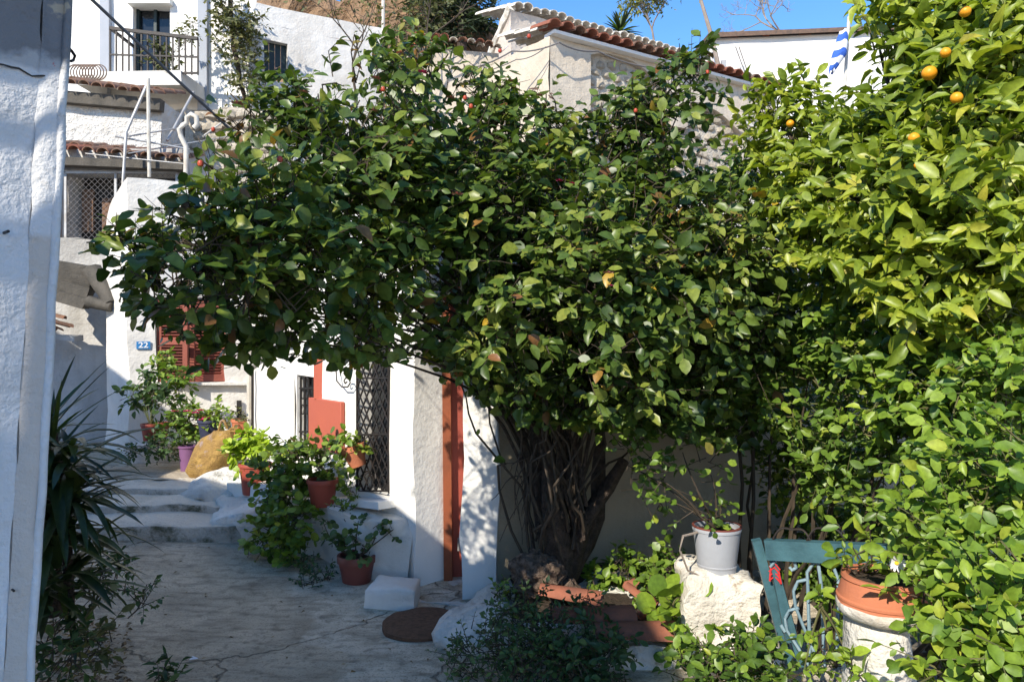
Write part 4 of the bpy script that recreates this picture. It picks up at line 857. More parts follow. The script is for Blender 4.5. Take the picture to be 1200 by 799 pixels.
_xs = [90, 130, 150, 200, 240, 280, 340, 400, 480, 520, 550, 580, 620, 760, 860, 1000]; _bad = _tw > np.interp(_tu, _xs, [330, 350, 382, 398, 425, 432, 418, 436, 420, 432, 455, 482, 495, 505, 530, 600]) - 6
_bad |= _tw < np.interp(_tu, [90, 120, 190, 215, 230, 300, 360, 440, 500, 540, 590, 640, 700, 760, 800, 830, 848, 870, 950], [262, 258, 250, 215, 160, 108, 72, 52, 48, 88, 108, 122, 132, 95, 62, 46, 70, 160, 200]) - 24
lv.tw.f = [q for q in lv.tw.f if not any(_bad[i] for i in q)]
lv.P, lv.D, lv.N, lv.L, lv.Wd, lv.T = [[a[_keep]] for a in _A]
finish_plant(rt_, lv, T_OVATE, 'rose', 300, cell=16)
_A = lv.arrays(); _lu = _A[0][:, 0] / _A[0][:, 1] * F + 600; _lw = 399.5 - (_A[0][:, 2] - CH) / _A[0][:, 1] * F
def on_shell(px, py):      # a point on the outer leaves of the crown
    k = (np.abs(_lu - px) < 13) & (np.abs(_lw - py) < 13)
    return P(px, py, (_A[0][k, 1].min() if k.any() else 3.6) - .04)
def rosette(name, c, r, mt, parent, n=9):
    b = MB()
    for i in range(n):
        a = i * 2.4; rr = r * (.35 + .65 * i / n); t = Vector((math.cos(a), math.sin(a) * .8, .5 - .6 * i / n)).normalized(); s = t.cross(Vector((0, 0, 1))).normalized() * rr * .5
        c_ = Vector(c); b.add([c_, c_ + t * rr * .6 + s, c_ + t * rr + Vector((0, 0, rr * .2)), c_ + t * rr * .6 - s], [(0, 1, 2, 3)])
    o = b.build(name, mt, parent, weld=False, smooth=0); return o
for px, py, r in ((495, 85, .03), (655, 212, .025), (670, 215, .02), (447, 107, .02), (715, 335, .02)): rosette('rose_bloom', on_shell(px, py), r, M['petal_pink'], rt_)
for px, py, r in ((278, 122, .035), (440, 92, .03), (437, 130, .028), (528, 115, .032), (535, 228, .035), (598, 95, .02), (632, 112, .025), (712, 320, .03), (690, 255, .025), (356, 108, .025)): rosette('dried_bloom', on_shell(px, py), r, M['petal_dry'], rt_)
hip = MB(); hip.lathe([(0, -.011), (.008, -.008), (.011, 0), (.008, .009), (.003, .012), (0, .012)], (0, 0, 0), 10); hipm = hip.build('rose_hip', M['petal_red'], mesh_only=True)
for px, py in ((235, 192), (328, 187), (250, 152), (545, 115), (552, 125), (586, 60), (620, 43), (449, 105), (829, 85), (745, 130)): inst('rose_hip', hipm, rt_, Matrix.Translation(on_shell(px, py)))

# ------------------------------------------------------------------ citrus tree, hedges on the right
ct = thing('orange_tree', P(1130, 760, 3.3), 'tall yellow green orange tree bearing ripe fruit', 'orange tree')
b = MB(); b.tube(wig(P(1110, 780, 3.3), P(1095, 330, 3.3), 8, .1, 3), [.07, .065, .06, .058, .055, .05, .045, .04, .03], 10); b.build('trunk', M['bark'], ct, rough=(6, .02))
CIT = [(925, 155, 3.9, 40), (900, 130, 4.0, 22, .6), (945, 132, 3.9, 18, .7), (990, 172, 3.7, 44), (1000, 215, 3.4, 72), (1060, 165, 3.25, 65), (1048, 52, 3.5, 26, .7), (1022, 22, 3.6, 14, .6), (1090, 30, 3.3, 50), (1165, 40, 3.1, 62), (1130, 115, 3.05, 60), (1085, 120, 3.3, 40, .6), (1190, 150, 2.75, 75), (1120, 230, 2.85, 85), (1190, 270, 2.65, 80), (1045, 275, 3.1, 70), (1100, 325, 2.8, 60), (980, 285, 3.4, 50), (1185, 370, 2.6, 60), (940, 220, 3.8, 50), (1050, 220, 3.0, 50), (1195, 60, 2.8, 60), (1275, 120, 2.9, 90), (1290, 270, 2.9, 90)]
for i, (px, py, Y, r, *_) in enumerate(CIT):
    b = MB(); a = P(random.uniform(1085, 1110), random.uniform(330, 520), 3.3); b.tube(wig(a, P(px, py, Y), 8, .12, i), [.022 - .0022 * k for k in range(9)], 6); b.build('branch', M['bark'], ct, weld=False)
lv = Leaves(); blobs(lv, CIT, 180, K=8, L=.062, asp=.48, sunny=.8, slen=.14, droop=.05, up=.35, out=.6, rnd=.55, shell=.42, gap=-.3, gapf=3)
for a in ([(1025, 60, 3.5), (1018, 30, 3.5), (1005, 8, 3.5)], [(930, 130, 3.9), (915, 105, 3.9), (905, 85, 3.9)], [(950, 110, 3.9), (940, 90, 3.9), (935, 75, 3.9)], [(890, 150, 4), (870, 160, 4), (855, 165, 4)], [(1020, 130, 3.5), (1010, 110, 3.5), (990, 100, 3.5)]): shoot(lv, [P(*q) for q in a], 6, L=.08, asp=.45)
_A = lv.arrays(); _cu = _A[0][:, 0] / _A[0][:, 1] * F + 600; _cw = 399.5 - (_A[0][:, 2] - CH) / _A[0][:, 1] * F
def citrus_shell(px, py, Y):
    k = (np.abs(_cu - px) < 20) & (np.abs(_cw - py) < 20)
    return P(px, py, (_A[0][k, 1].min() if k.any() else Y) - .05)
finish_plant(ct, lv, T_CITRUS, 'citrus', 300, twigmat='twig_green', cell=18)
ob = bmesh.new(); bmesh.ops.create_icosphere(ob, subdivisions=3, radius=1); om = bpy.data.meshes.new('orange'); ob.to_mesh(om); ob.free(); om.materials.append(M['orange']); om.polygons.foreach_set('use_smooth', [True] * len(om.polygons))
for px, py, Y, r in ((1089, 86, 2.95, 8.5), (1121, 115, 2.9, 7), (1108, 62, 3.0, 6), (1131, 14, 2.9, 6.5), (1071, 162, 2.95, 6.5), (926, 145, 3.7, 4.5), (1075, 194, 2.85, 4)):
    p = citrus_shell(px, py, Y); p = p if r > 8 else P(px, py, p.y + .085); s = r * p.y / F; inst('orange', om, ct, Matrix.Translation(p) @ Matrix.Diagonal((s, s, s * .95, 1)))
def bush(name, label, lst, kind, dens, L, asp, tpl, nsingle, cat='bush', twigmat='twig_green', K=6, slen=.11, cell=14, **k):
    c = P(lst[0][0], 760, lst[0][2]); c.z = 0; t = thing(name, c, label, cat)
    for i, (px, py, Y, r, *_) in enumerate(lst):
        b = MB(); q = P(px, py, Y); a = Vector((q.x * .6 + c.x * .4 + random.uniform(-.1, .1), q.y * .6 + c.y * .4 + .15, 0)); b.tube(wig(a, q, 7, .1, i + 9), [.014 - .0015 * k_ for k_ in range(8)], 5); b.build('branch', M['twig'], t, weld=False)
    lv = Leaves(); blobs(lv, lst, dens, K=K, L=L, asp=asp, slen=slen, **k); finish_plant(t, lv, tpl, kind, nsingle, twigmat=twigmat, cell=cell); return t
bush('jasmine_hedge', 'tall small leaved hedge, half in shade, between rose tree and orange tree', [(880, 240, 4.3, 50), (905, 370, 4.2, 80), (940, 300, 4.0, 65), (950, 430, 3.9, 85), (1005, 370, 3.5, 70), (1055, 410, 3.2, 70), (1000, 490, 3.5, 68), (1100, 440, 3.0, 70), (1175, 460, 2.8, 75), (1050, 520, 3.2, 55), (985, 560, 3.5, 45), (860, 200, 4.4, 35), (1040, 580, 3.3, 45), (1110, 520, 3.0, 55), (955, 640, 4.75, 45), (1010, 640, 4.6, 50), (925, 560, 4.6, 40), (1060, 640, 4.2, 50), (970, 690, 4.7, 45), (1030, 700, 4.4, 50), (880, 440, 4.7, 70), (960, 510, 4.5, 70), (1190, 400, 3.2, 60), (1290, 420, 3.3, 110), (1290, 560, 3.2, 110), (1280, 690, 3.0, 100)], 'hedge', 230, .042, .6, T_OVATE, 300, cat='hedge', gap=-.15, gapf=3.5, sunny=.7)
bush('mint_bush', 'bright sunlit broad leaved bush nearest the camera', [(1180, 445, 2.55, 55), (1125, 480, 2.7, 55), (1060, 480, 2.95, 45), (1125, 555, 2.55, 60), (1185, 560, 2.3, 70), (1140, 640, 2.3, 70), (1195, 660, 2.1, 80), (1132, 705, 2.25, 46), (1165, 740, 2.05, 72), (1110, 778, 2.1, 45), (1092, 622, 2.6, 32), (1130, 790, 2.0, 60), (1200, 760, 1.95, 70)], 'mint', 240, .043, .58, T_OVATE, 300, gap=-.2, gapf=4, sunny=.9)
weed('leafy_plant', 'thin leafy stems growing up in front of the blue gate', [(962, 700, 3.0, 11), (968, 735, 2.95, 14), (972, 770, 2.9, 16), (1000, 788, 2.6, 18), (940, 797, 2.8, 14)], kind='mint', dens=40, L=.045, asp=.5, cat='plant', tpl=T_OVATE, nsingle=60)

# ------------------------------------------------------------------ blue gate, round base and terracotta pot
gt = thing('garden_gate', P(915, 770, 3.3), 'leaning teal blue metal gate with scrolled bars behind the plinth', 'gate')
b = MB(); b.bar(P(886, 632, 3.36), P(924, 775, 3.34), .045, .04); b.build('post', M['bluepaint'], gt)
b = MB(); b.bar(P(898, 643, 3.3), P(1040, 650, 3.05), .05, .085); b.build('rail', M['bluepaint'], gt)
b = MB(); b.bar(P(899, 632, 3.31), P(940, 780, 3.26), .028, .03); b.build('stile', M['bluepaint'], gt)
b = MB(); b.bar(P(908, 668, 3.29), P(925, 752, 3.27), .03, .02); b.build('bolt_bar', M['bluepaint'], gt)
def gp2(px, py): return P(px, py, 3.3 - (px - 898) / 142 * .25)
b = MB(); b.tube([gp2(902, 651), gp2(1035, 659)], .006, 6); b.build('rod', M['palepipe'], gt)
for pts in ([(903, 664), (910, 656), (922, 653), (931, 658), (933, 665), (928, 668), (925, 664)], [(950, 790), (947, 700), (946, 670), (953, 660), (965, 656), (976, 662), (982, 678), (981, 760)], [(958, 655), (963, 690), (966, 780)], [(945, 679), (935, 681), (930, 692), (932, 710), (950, 755), (965, 790)], [(936, 712), (925, 715), (920, 724), (922, 738), (955, 790)], [(981, 682), (990, 684), (1000, 690)], [(915, 732), (920, 740)]):
    b = MB(); pts2 = []
    for i in range(len(pts) - 1):
        for k in range(3): t = k / 3; pts2.append(gp2(pts[i][0] * (1 - t) + pts[i + 1][0] * t, pts[i][1] * (1 - t) + pts[i + 1][1] * t))
    pts2.append(gp2(*pts[-1])); b.tube(pts2, .0075, 6); b.build('scroll', M['paleblue'], gt, smooth=60)
b = MB()
for sx in (0, 45):
    b.tube([gp2(905 + sx * .9 + 44 * t, 634 - 17 * math.sin(t * math.pi) ** .8 - 3 * math.sin(t * 9)) for t in np.linspace(0, 1, 20)], .005, 5)
b.build('crest', M['iron'], gt)
b = MB()
for k in range(4): b.tube([gp2(902, 664 + 5 * k), gp2(908, 660 + 5 * k), gp2(914, 667 + 5 * k)], .004, 5)
b.tube([gp2(904, 663), gp2(902, 680)], .005, 5); b.tube([gp2(912, 668), gp2(915, 684)], .005, 5); b.build('cord', M['redcord'], gt, rough=(30, .005))
rbz = MB(); c = P(1032, 760, 2.65); c.z = -.1; rbz.lathe([(.0, 0), (.15, 0), (.142, .2), (.125, .4), (.12, .68), (.115, .735), (0, .74)], c, 30); tag(rbz.build('round_plinth', M['white_old'], None, rough=[(4, .05), (14, .015)], smooth=80, loc=c), 'round whitewashed plinth under the wide terracotta pot', 'plinth')
c = P(1037, 719, 2.62); t = thing('terracotta_planter', c, 'wide orange terracotta planter with a white daisy on the round plinth', 'planter')
b = MB(); b.lathe([(0, .03), (.14, .03), (.157, .035), (.151, .08), (.137, .12), (.143, .125), (.14, .137), (.126, .137), (.118, .108)], c, 32); b.build('pot', M['terracotta_new'], t)
b = MB(); b.lathe([(0, -.01), (.125, -.01), (.150, .004), (.162, .024), (.160, .042), (.146, .038), (.135, .016)], c, 32); b.build('saucer', M['limed_tile'], t, rough=(14, .006))
b = MB(); b.lathe([(.153, .046), (.159, .052), (.159, .06), (.152, .066)], c, 32); b.build('ridge', M['terracotta_new'], t)
b = MB(); b.lathe([(.122, .117), (0, .126)], c, 20); b.build('soil', M['soil'], t)
lv = Leaves(); blobs(lv, [(1020, 655, 2.6, 20), (1040, 650, 2.6, 20), (1060, 660, 2.55, 22), (1005, 660, 2.65, 14), (1065, 685, 2.48, 14)], 45, K=6, L=.05, asp=.5, slen=.08); finish_plant(t, lv, T_OVATE, 'mint', 40)
d = P(1050, 659, 2.44); b = MB()
for i in range(13):
    a = i * 2 * math.pi / 13; e = Vector((math.cos(a), -.35, math.sin(a) * .8)).normalized(); s = Vector((-math.sin(a), 0, math.cos(a))) * .005
    b.add([d + e * .006 - s, d + e * .028 - s * .8, d + e * .031, d + e * .028 + s * .8, d + e * .006 + s], [(0, 1, 2, 3, 4)])
b.build('daisy_petals', M['petal_white'], t, weld=False, smooth=0)
b = MB(); b.lathe([(.007, -.002), (.006, .003), (0, .005)], d + Vector((0, -.004, 0)), 8, Matrix.Rotation(R(70), 3, 'X')); b.build('daisy_centre', M['yellow'], t)

# ------------------------------------------------------------------ house 22 and its terrace
HA = Vector((-4.12, 8.0)); HB = Vector((-2.6, 8.75)); HD = (HB - HA).normalized(); HN = Vector((HD.y, -HD.x))
def hp(px, py, out=0):
    k = (px - 600) / F; d = HB - HA; s = (k * HA.y - HA.x) / (d.x - k * d.y); p = HA + d * s; return Vector((p.x + HN.x * out, p.y + HN.y * out, P(px, py, p.y).z)), s * d.length
h22 = thing('white_house', (-3.8, 8.0, .3), 'white house with red louvred shutters and a blue number plate', 'house')
wu0 = hp(183, 0)[1]; wu1 = hp(265, 0)[1]; wz0 = hp(225, 449)[0].z; wz1 = hp(225, 350)[0].z
b = MB(); HB2 = HA + HD * 3.6; b.panel(HA, HB2, .2, 3.0, [(wu0, wu1, wz0, wz1, .12)], step=.2)
CHm = Vector((-4.58, 8.42)); b.panel(CHm, HA, .2, 3.0, step=.2)
b.grid(lambda u, v: (CHm.x + (HA.x - CHm.x) * u, CHm.y + (HA.y - CHm.y) * u, 3.0 + (P(150, 208, 8).z - 3.0) * v * (u ** .6)), 6, 4)
b.grid(lambda u, v: (HA.x + (HB2.x - HA.x) * u, HA.y + (HB2.y - HA.y) * u, 3.0 + (P(150, 208, 8).z - 3.0 - .12 * u) * v), 14, 4)
b.grid(lambda u, v: (HA.x + (HB2.x - HA.x) * u - HN.x * .3 * v, HA.y + (HB2.y - HA.y) * u - HN.y * .3 * v, (P(150, 208, 8).z - .12 * u)), 14, 2)
b.build('wall', M['white'], h22, rough=[(1.8, .04), (6, .012)], smooth=60)
b = MB(); b.bar(hp(180, 449)[0] + Vector((0, -.02, 0)), hp(300, 449)[0] + Vector((0, -.02, 0)), .09, .03); b.build('sill', M['white'], h22, rough=(6, .008))
def shutter(px0, px1, ang):
    a = hp(px0, 0, -.04)[0]; bq = hp(px1, 0, -.04)[0]; hinge = bq if ang >= 0 else a
    w = (bq - a).length; z0, z1 = wz0 + .015, wz1 - .015
    dv = Vector((HD.x, HD.y, 0)); 
    if ang: dv = Matrix.Rotation(R(ang), 3, 'Z') @ dv
    o = Vector((hinge.x, hinge.y, 0)) - (dv * w if ang >= 0 else Vector((0, 0, 0)))
    def at(u, z): return o + dv * (u * w) + Vector((0, 0, z))
    f = MB()
    for u in (.04, .96): f.bar(at(u, z0), at(u, z1), .05, .035, up=Vector((0, 1, 0)))
    for z in (z0 + .04, (z0 + z1) / 2, z1 - .04): f.bar(at(.06, z), at(.94, z), .035, .08)
    s = f.build('shutter', M['shutter'], h22, weld=False)
    n = int((z1 - z0) / .035)
    for i in range(n):
        z = z0 + .06 + i * (z1 - z0 - .1) / n
        sm = MB(); sm.box((0, 0, 0), (w * .86, .032, .008), Matrix.Rotation(R(-38), 3, 'X')); 
        if i == 0: me = sm.build('slat', M['shutter'], mesh_only=True, smooth=0); shutter.me = me
        nv = dv.cross(Vector((0, 0, 1))); inst('slat', shutter.me, s, frame(at(.5, z), dv, -nv, Vector((0, 0, 1))))
shutter(225, 264, 0); shutter(186, 224, -35)
b = MB(); p, q = hp(183, 0, -.11)[0], hp(265, 0, -.11)[0]; b.add([(p.x, p.y, wz0), (q.x, q.y, wz0), (q.x, q.y, wz1), (p.x, p.y, wz1)], [(0, 1, 2, 3)]); b.build('window_pane', M['glass'], h22)
# number plate
np_ = thing('number_plate', hp(168, 409, .01)[0], 'small blue enamel house number plate reading 22', 'sign')
b = MB(); cc = hp(168, 404.5, .012)[0]; yaw = math.atan2(HD.y, HD.x); b.box(cc, (.135, .012, .082), Matrix.Rotation(yaw, 3, 'Z')); b.build('plate', M['signblue'], np_)
fc = bpy.data.curves.new('digits', 'FONT'); fc.body = '22'; fc.size = .085; fc.align_x = 'CENTER'; fc.align_y = 'CENTER'; fc.extrude = .001; fc.offset = .0015
fo = bpy.data.objects.new('tmp', fc); COL.objects.link(fo); dg = bpy.context.evaluated_depsgraph_get(); me = bpy.data.meshes.new_from_object(fo.evaluated_get(dg)); bpy.data.objects.remove(fo)
me.name = 'digits'; me.materials.clear(); me.materials.append(M['petal_white'])
X_ = Vector((HD.x, HD.y, 0)); Zn = Vector((HN.x, HN.y, 0)); inst('digits', me, np_, frame(cc + Zn * .0085, X_ * 1.15, Vector((0, 0, 1)), Zn))
b = MB(); b.bar(hp(280, 469, .02)[0], hp(280, 489, .02)[0], .05, .02); tag(b.build('wall_vent', M['iron'], None, loc=hp(280, 489)[0]), 'narrow dark iron vent low on the white wall', 'vent')
# pots by the house
b = MB(); q0 = hp(146, 0, .45)[0]; q1 = hp(240, 0, .40)[0]; b.prism([(q0.x, q0.y), (q1.x, q1.y), (q1.x + HN.x * -.4, q1.y - HN.y * .4), (q0.x - HN.x * .45, q0.y - HN.y * .45)], .25, .52, .1)
tag(b.build('plaster_planter', M['white_old'], None, rough=[(3, .04), (9, .02)], smooth=80, loc=((q0.x + q1.x) / 2, q0.y, .3)), 'low white plaster ledge carrying the flower pots below the shutters', 'ledge')
def small_pot(px, py, Y, r, h, mt, label, bl, kind, L=.04, tpl=T_OVATE, dens=60, rb=.75, z=None, **k):
    c = P(px, py, Y)
    if z is not None: c.z = z
    t = pot('potted_plant', c, r, r * rb, h, M[mt], label, group='potted plants below the shutters')
    lv = Leaves(); blobs(lv, bl, dens, L=L, tpl=None, **k) if 0 else blobs(lv, bl, dens * 1.8, K=6, L=L, asp=.6, slen=.1, **k)
    stems(t, c + Vector((0, 0, h * .9)), [P(*q[:3]) for q in bl], .005)
    finish_plant(t, lv, tpl, kind, 0); return t
small_pot(176, 516, 7.45, .085, .17, 'redpot', 'leftmost red pot with a tall loose dark shrub below the number plate', [(168, 480, 7.45, 16), (180, 465, 7.45, 18), (163, 455, 7.5, 12), (175, 445, 7.5, 10), (195, 470, 7.4, 14), (150, 465, 7.5, 9)], 'weed', L=.06, dens=30)
small_pot(190, 512, 7.55, .07, .15, 'redpot', 'red pot of bushy stems between the tall shrub and the pink geranium', [(190, 485, 7.5, 14), (200, 495, 7.45, 12), (185, 500, 7.4, 10)], 'hedge', L=.05, dens=40)
g_ = small_pot(222, 512, 7.5, .075, .12, 'brownpot', 'pink flowering geranium in a dark pot on the plaster ledge', [(212, 490, 7.4, 16), (225, 488, 7.4, 16), (235, 495, 7.4, 12), (205, 502, 7.35, 12), (218, 505, 7.3, 12)], 'hedge', L=.05, dens=45, tpl=T_ROUND)
for px, py in ((219, 482), (234, 481), (237, 492), (205, 482), (229, 484), (241, 490)): rosette('geranium_bloom', P(px, py, 7.2), .05, M['petal_pink'], g_, 12)
small_pot(246, 518, 7.3, .11, .22, 'navypot', 'navy blue pot of leafy geranium behind the yellow sack', [(250, 487, 7.3, 12), (245, 492, 7.3, 12), (258, 490, 7.3, 8)], 'mint', L=.05, dens=50)
small_pot(283, 512, 7.0, .09, .17, 'terracotta_new', 'pale terracotta pot with dry stems by the drainpipe', [(280, 490, 7.0, 9), (288, 490, 7.0, 7)], 'creeper', L=.035, dens=40)
weed('weed', 'dark trailing weeds along the plaster ledge', [(190, 522, 7.25, 14), (172, 524, 7.25, 11), (208, 523, 7.2, 11), (160, 526, 7.3, 8)], L=.04, dens=60, cat='plant')
vp = weed('climbing_plant', 'light green climber hanging at the corner of the shutters', [(190, 430, 7.6, 11), (203, 440, 7.6, 12), (215, 448, 7.6, 10), (210, 460, 7.6, 9), (196, 418, 7.6, 6)], kind='fresh', L=.055, dens=42, cat='climber', tpl=T_OVATE)
c = P(221, 553, 7.2); t = thing('bucket', c, 'dusty purple plastic bucket beside the yellow net sack', 'bucket')
b = MB(); b.lathe([(0, .0), (.07, 0), (.088, .24), (.088, .255), (.078, .25), (.065, .04)], c, 24); b.build('pail', M['purple'], t)
b = MB(); b.lathe([(.087, .235), (.096, .238), (.097, .255), (.085, .258)], c, 24); b.build('rim', M['purple'], t)
sk = thing('net_sack', P(245, 562, 6.85), 'full yellow brown net sack slumped on the steps', 'sack')
prof = [(-.012, .0, .0), (.14, .02, .0), (.17, .08, .0), (.165, .17, .015), (.14, .26, .04), (.115, .33, .07), (.09, .385, .09), (.075, .41, .10)]
b = MB(); c = P(245, 562, 6.85); vs = []; n = 22
prof = [(r * 1.12, z * 1.12, o * 1.1) for r, z, o in prof]
for r, z, off in prof:
    for k in range(n):
        a = 2 * math.pi * k / n; vs.append((c.x + off * 1.3 + max(r, .001) * math.cos(a), c.y + r * .8 * math.sin(a), c.z + z))
b.add(vs, [(i * n + k, i * n + (k + 1) % n, (i + 1) * n + (k + 1) % n, (i + 1) * n + k) for i in range(len(prof) - 1) for k in range(n)] + [tuple((len(prof) - 1) * n + k for k in range(n))])
b.build('bag', M['netbag'], sk, rough=[(6, .06), (14, .03), (28, .012)], smooth=80)
b = MB(); tp = c + Vector((.15, 0, .45)); b.tube(arc(tp + Vector((-.06, 0, 0)), tp + Vector((.02, 0, .02)), (0, -.02, .09), 8), .012, 6); b.tube(arc(tp + Vector((.03, 0, -.02)), tp + Vector((.13, 0, -.02)), (0, -.03, .05), 8), .012, 6); b.tube([tp + Vector((.02, -.02, 0)), tp + Vector((.13, -.02, .0))], .012, 6); b.build('handle', M['netbag'], sk)

# ------------------------------------------------------------------ alley wall on the left, canopy, mesh window house
aw = thing('alley_wall', (-5.2, 8.9, .2), 'shaded stained plaster wall left of the steps', 'wall')
b = MB(); b.panel((-7.5, 8.75), (-4.35, 8.98), .0, 2.82, step=.2); b.grid(lambda u, v: (-7.5 + 3.15 * u, 8.75 + .23 * u + .7 * v, 2.82), 8, 2)
b.build('wall', M['grey_plaster'], aw, rough=[(1.6, .06), (6, .02)], smooth=70)
cn = thing('wall_canopy', P(95, 330, 8.7), 'weathered grey timber canopy jutting from the alley wall', 'canopy')
for i in range(4):
    b = MB(); py = 314 + i * 11; b.bar(P(50, py - 6, 8.55 - .06 * i), P(112 - i * 3, py + 5 + i * 1.5, 8.6 - .06 * i), .22, .13); b.build('board', M['wood'], cn, rough=(4, .03))
b = MB(); b.tube([P(108, 318, 8.5), P(122, 340, 8.4), P(131, 357, 8.3)], [.11, .09, .06], 10); b.build('beam_end', M['wood'], cn, rough=(5, .03))
b = MB(); b.tube([P(104, 354, 8.3), P(131, 361, 8.28)], [.07, .055], 10); b.build('beam', M['wood'], cn, rough=(5, .02))
ct2 = thing('tile_ledge', P(76, 395, 8.6), 'little ledge of broken clay tiles on the alley wall below the canopy', 'ledge')
b = MB(); b.bar(P(52, 393, 8.6), P(92, 396, 8.65), .24, .06); b.build('shelf', M['grey_plaster'], ct2, rough=(6, .02))
for i, (px, py, s) in enumerate(((66, 380, 1.3), (76, 374, 1.1), (84, 384, 1.2), (70, 388, 1.))): inst('tile', TILE['oldtile'], ct2, Matrix.Translation(P(px, py, 8.5)) @ Matrix.Rotation(R(60 + 40 * i), 4, 'Z') @ Matrix.Rotation(R(15), 4, 'X') @ Matrix.Diagonal((s * .55, s * .55, s * .55, 1)))
mh = thing('mesh_window_house', (-5.2, 9.6, 1), 'small house with a wire mesh window under a short tiled eave', 'house')
mx0, mx1 = P(72, 0, 9.5).x, P(222, 0, 9.5).x; mz0, mz1 = P(0, 283, 9.5).z, P(0, 203, 9.5).z
b = MB(); b.panel((-7.5, 9.5), (mx1, 9.5), .0, 4.05, [(mx0 + 7.5 + .06, mx1 + 7.5 - .12, mz0, mz1, .35)], step=.3); b.panel((mx1, 9.5), (mx1, 10.6), 0, 4.05, step=.4); b.build('wall', M['grey_plaster'], mh, rough=[(1.6, .04), (6, .015)], smooth=60)
b = MB(); b.add([(mx0 - .2, 9.85, mz0 - .1), (mx1, 9.85, mz0 - .1), (mx1, 9.85, mz1 + .1), (mx0 - .2, 9.85, mz1 + .1)], [(0, 1, 2, 3)]); b.build('dark_backing', M['dark'], mh)  # dark sheet standing in for the unlit room behind the mesh
b = MB(); b.box((mx0 + .2, 9.75, (mz0 + mz1) / 2), (.14, .04, .55)); b.box((mx0 + .55, 9.78, mz0 + .3), (.35, .04, .6)); b.build('crate', M['brownwood'], mh)
fr = MB()
for x in (mx0 + .08, (mx0 + mx1) / 2 - .1, mx1 - .14): fr.bar((x, 9.46, mz0), (x, 9.46, mz1), .03)
for z in (mz0, mz1): fr.bar((mx0 + .08, 9.46, z), (mx1 - .14, 9.46, z), .035)
fr = fr.build('mesh_frame', M['galv'], mh, weld=False)
b = MB(); w_, h_ = mx1 - mx0 - .22, mz1 - mz0; sp = .075
for sgn in (1, -1):
    k = -h_
    while k < w_:
        pts = []
        for t in (0, 1):
            pass
        x0, z0 = k, 0.; x1, z1_ = k + h_, h_
        if x0 < 0: z0 = -x0; x0 = 0
        if x1 > w_: z1_ -= x1 - w_; x1 = w_
        if x1 > x0:
            if sgn < 0: x0, x1 = w_ - x0, w_ - x1
            b.tube([(mx0 + .08 + x0, 9.455, mz0 + z0), (mx0 + .08 + x1, 9.455, mz0 + z1_)], .0022, 3, False)
        k += sp
b.build('wire_mesh', M['cable'], mh, weld=False, smooth=0)['kind'] = 'stuff'
b = MB(); b.bar((mx0 - .1, 9.38, mz1 + .12), (mx1 - .0, 9.38, mz1 + .05), .16, .1); b.build('lintel', M['wood'], mh)
b = MB(); b.bar((mx0 - .02, 9.44, mz0 - .8), (mx0 - .02, 9.44, mz1 + .2), .07); b.build('corner_post', M['brownwood'], mh)
tile_row(mh, (mx0 - .15, 9.3, mz1 + .27), (mx1 + .02, 9.3, mz1 + .12), (0, 1, 0), ('oldtile', 'terracotta', 'oldtile'), 10, 2, .3)
# upper stucco house with a tiled eave
uh = thing('stucco_house', (-5.6, 10.6, 2), 'rough cast white wall with a short tiled eave below the balcony', 'house')
ux1 = P(189, 0, 10.6).x; uz1 = P(0, 118, 10.6).z
b = MB(); b.panel((-8, 10.6), (ux1, 10.6), 1, uz1, step=.3); b.panel((ux1, 10.6), (ux1, 12.4), 1, uz1, step=.4); b.build('wall', M['white_rough'], uh, rough=[(2, .03), (7, .02)], smooth=60)
b = MB(); b.bar((-6.6, 10.52, uz1 + .04), (ux1 + .05, 10.52, uz1 - .1), .14, .16); b.build('fascia', M['wood'], uh)
tile_row(uh, (-6.55, 10.35, uz1 + .2), (ux1 + .05, 10.35, uz1 + .0), (0, 1, 0), ('oldtile',), 9, 3, .3)
rn = thing('ruined_wall', (-4.4, 11.2, 2), 'unplastered rubble wall with a dark opening behind the pole frame', 'wall')
rx0, rx1 = P(186, 0, 11.3).x, P(330, 0, 11.3).x
b = MB(); b.panel((rx0, 11.3), (rx1, 11.3), 1.0, P(0, 128, 11.3).z, [(.05, .42, P(0, 192, 11.3).z, P(0, 138, 11.3).z, .4)], step=.25); b.build('wall', M['mortar'], rn, rough=[(2, .08), (6, .05)], smooth=60)
b = MB(); b.box((rx0 + .25, 11.75, P(0, 165, 11.3).z), (.8, .04, 1.2)); b.build('opening', M['dark'], rn)  # dark sheet painting the unlit depth of the hole
stm = []
for k in range(4):
    bm = bmesh.new(); bmesh.ops.create_icosphere(bm, subdivisions=1, radius=1)
    for v in bm.verts: v.co = v.co * (1 + .35 * noise.noise(v.co * 1.3 + Vector((k * 9, 0, 0))))
    me = bpy.data.meshes.new('stone'); bm.to_mesh(me); bm.free(); me.materials.append(M['stone']); stm.append(me)
def stones(par, fn, nu, nv, s, mask=None):
    for j in range(nv):
        for i in range(nu):
            u = (i + .5 + .5 * (j % 2) + random.uniform(-.2, .2)) / nu; v = (j + .5 + random.uniform(-.15, .15)) / nv
            if u > 1 or (mask and not mask(u, v)): continue
            o, x, nrm_ = fn(u, v); x = Vector(x); nn = Vector(nrm_); z = Vector((0, 0, 1)); a = random.uniform(-.2, .2)
            inst('stone', random.choice(stm), par, frame(Vector(o), (x * math.cos(a) + z * math.sin(a)) * s * random.uniform(.45, .62), nn * s * .28, (z * math.cos(a) - x * math.sin(a)) * s * random.uniform(.3, .42)))
stones(rn, lambda u, v: ((rx0 + .5 + (rx1 - rx0 - .5) * u, 11.28, P(0, 205, 11.3).z + (P(0, 130, 11.3).z - P(0, 205, 11.3).z) * v), (1, 0, 0), (0, -1, 0)), 9, 6, .2)

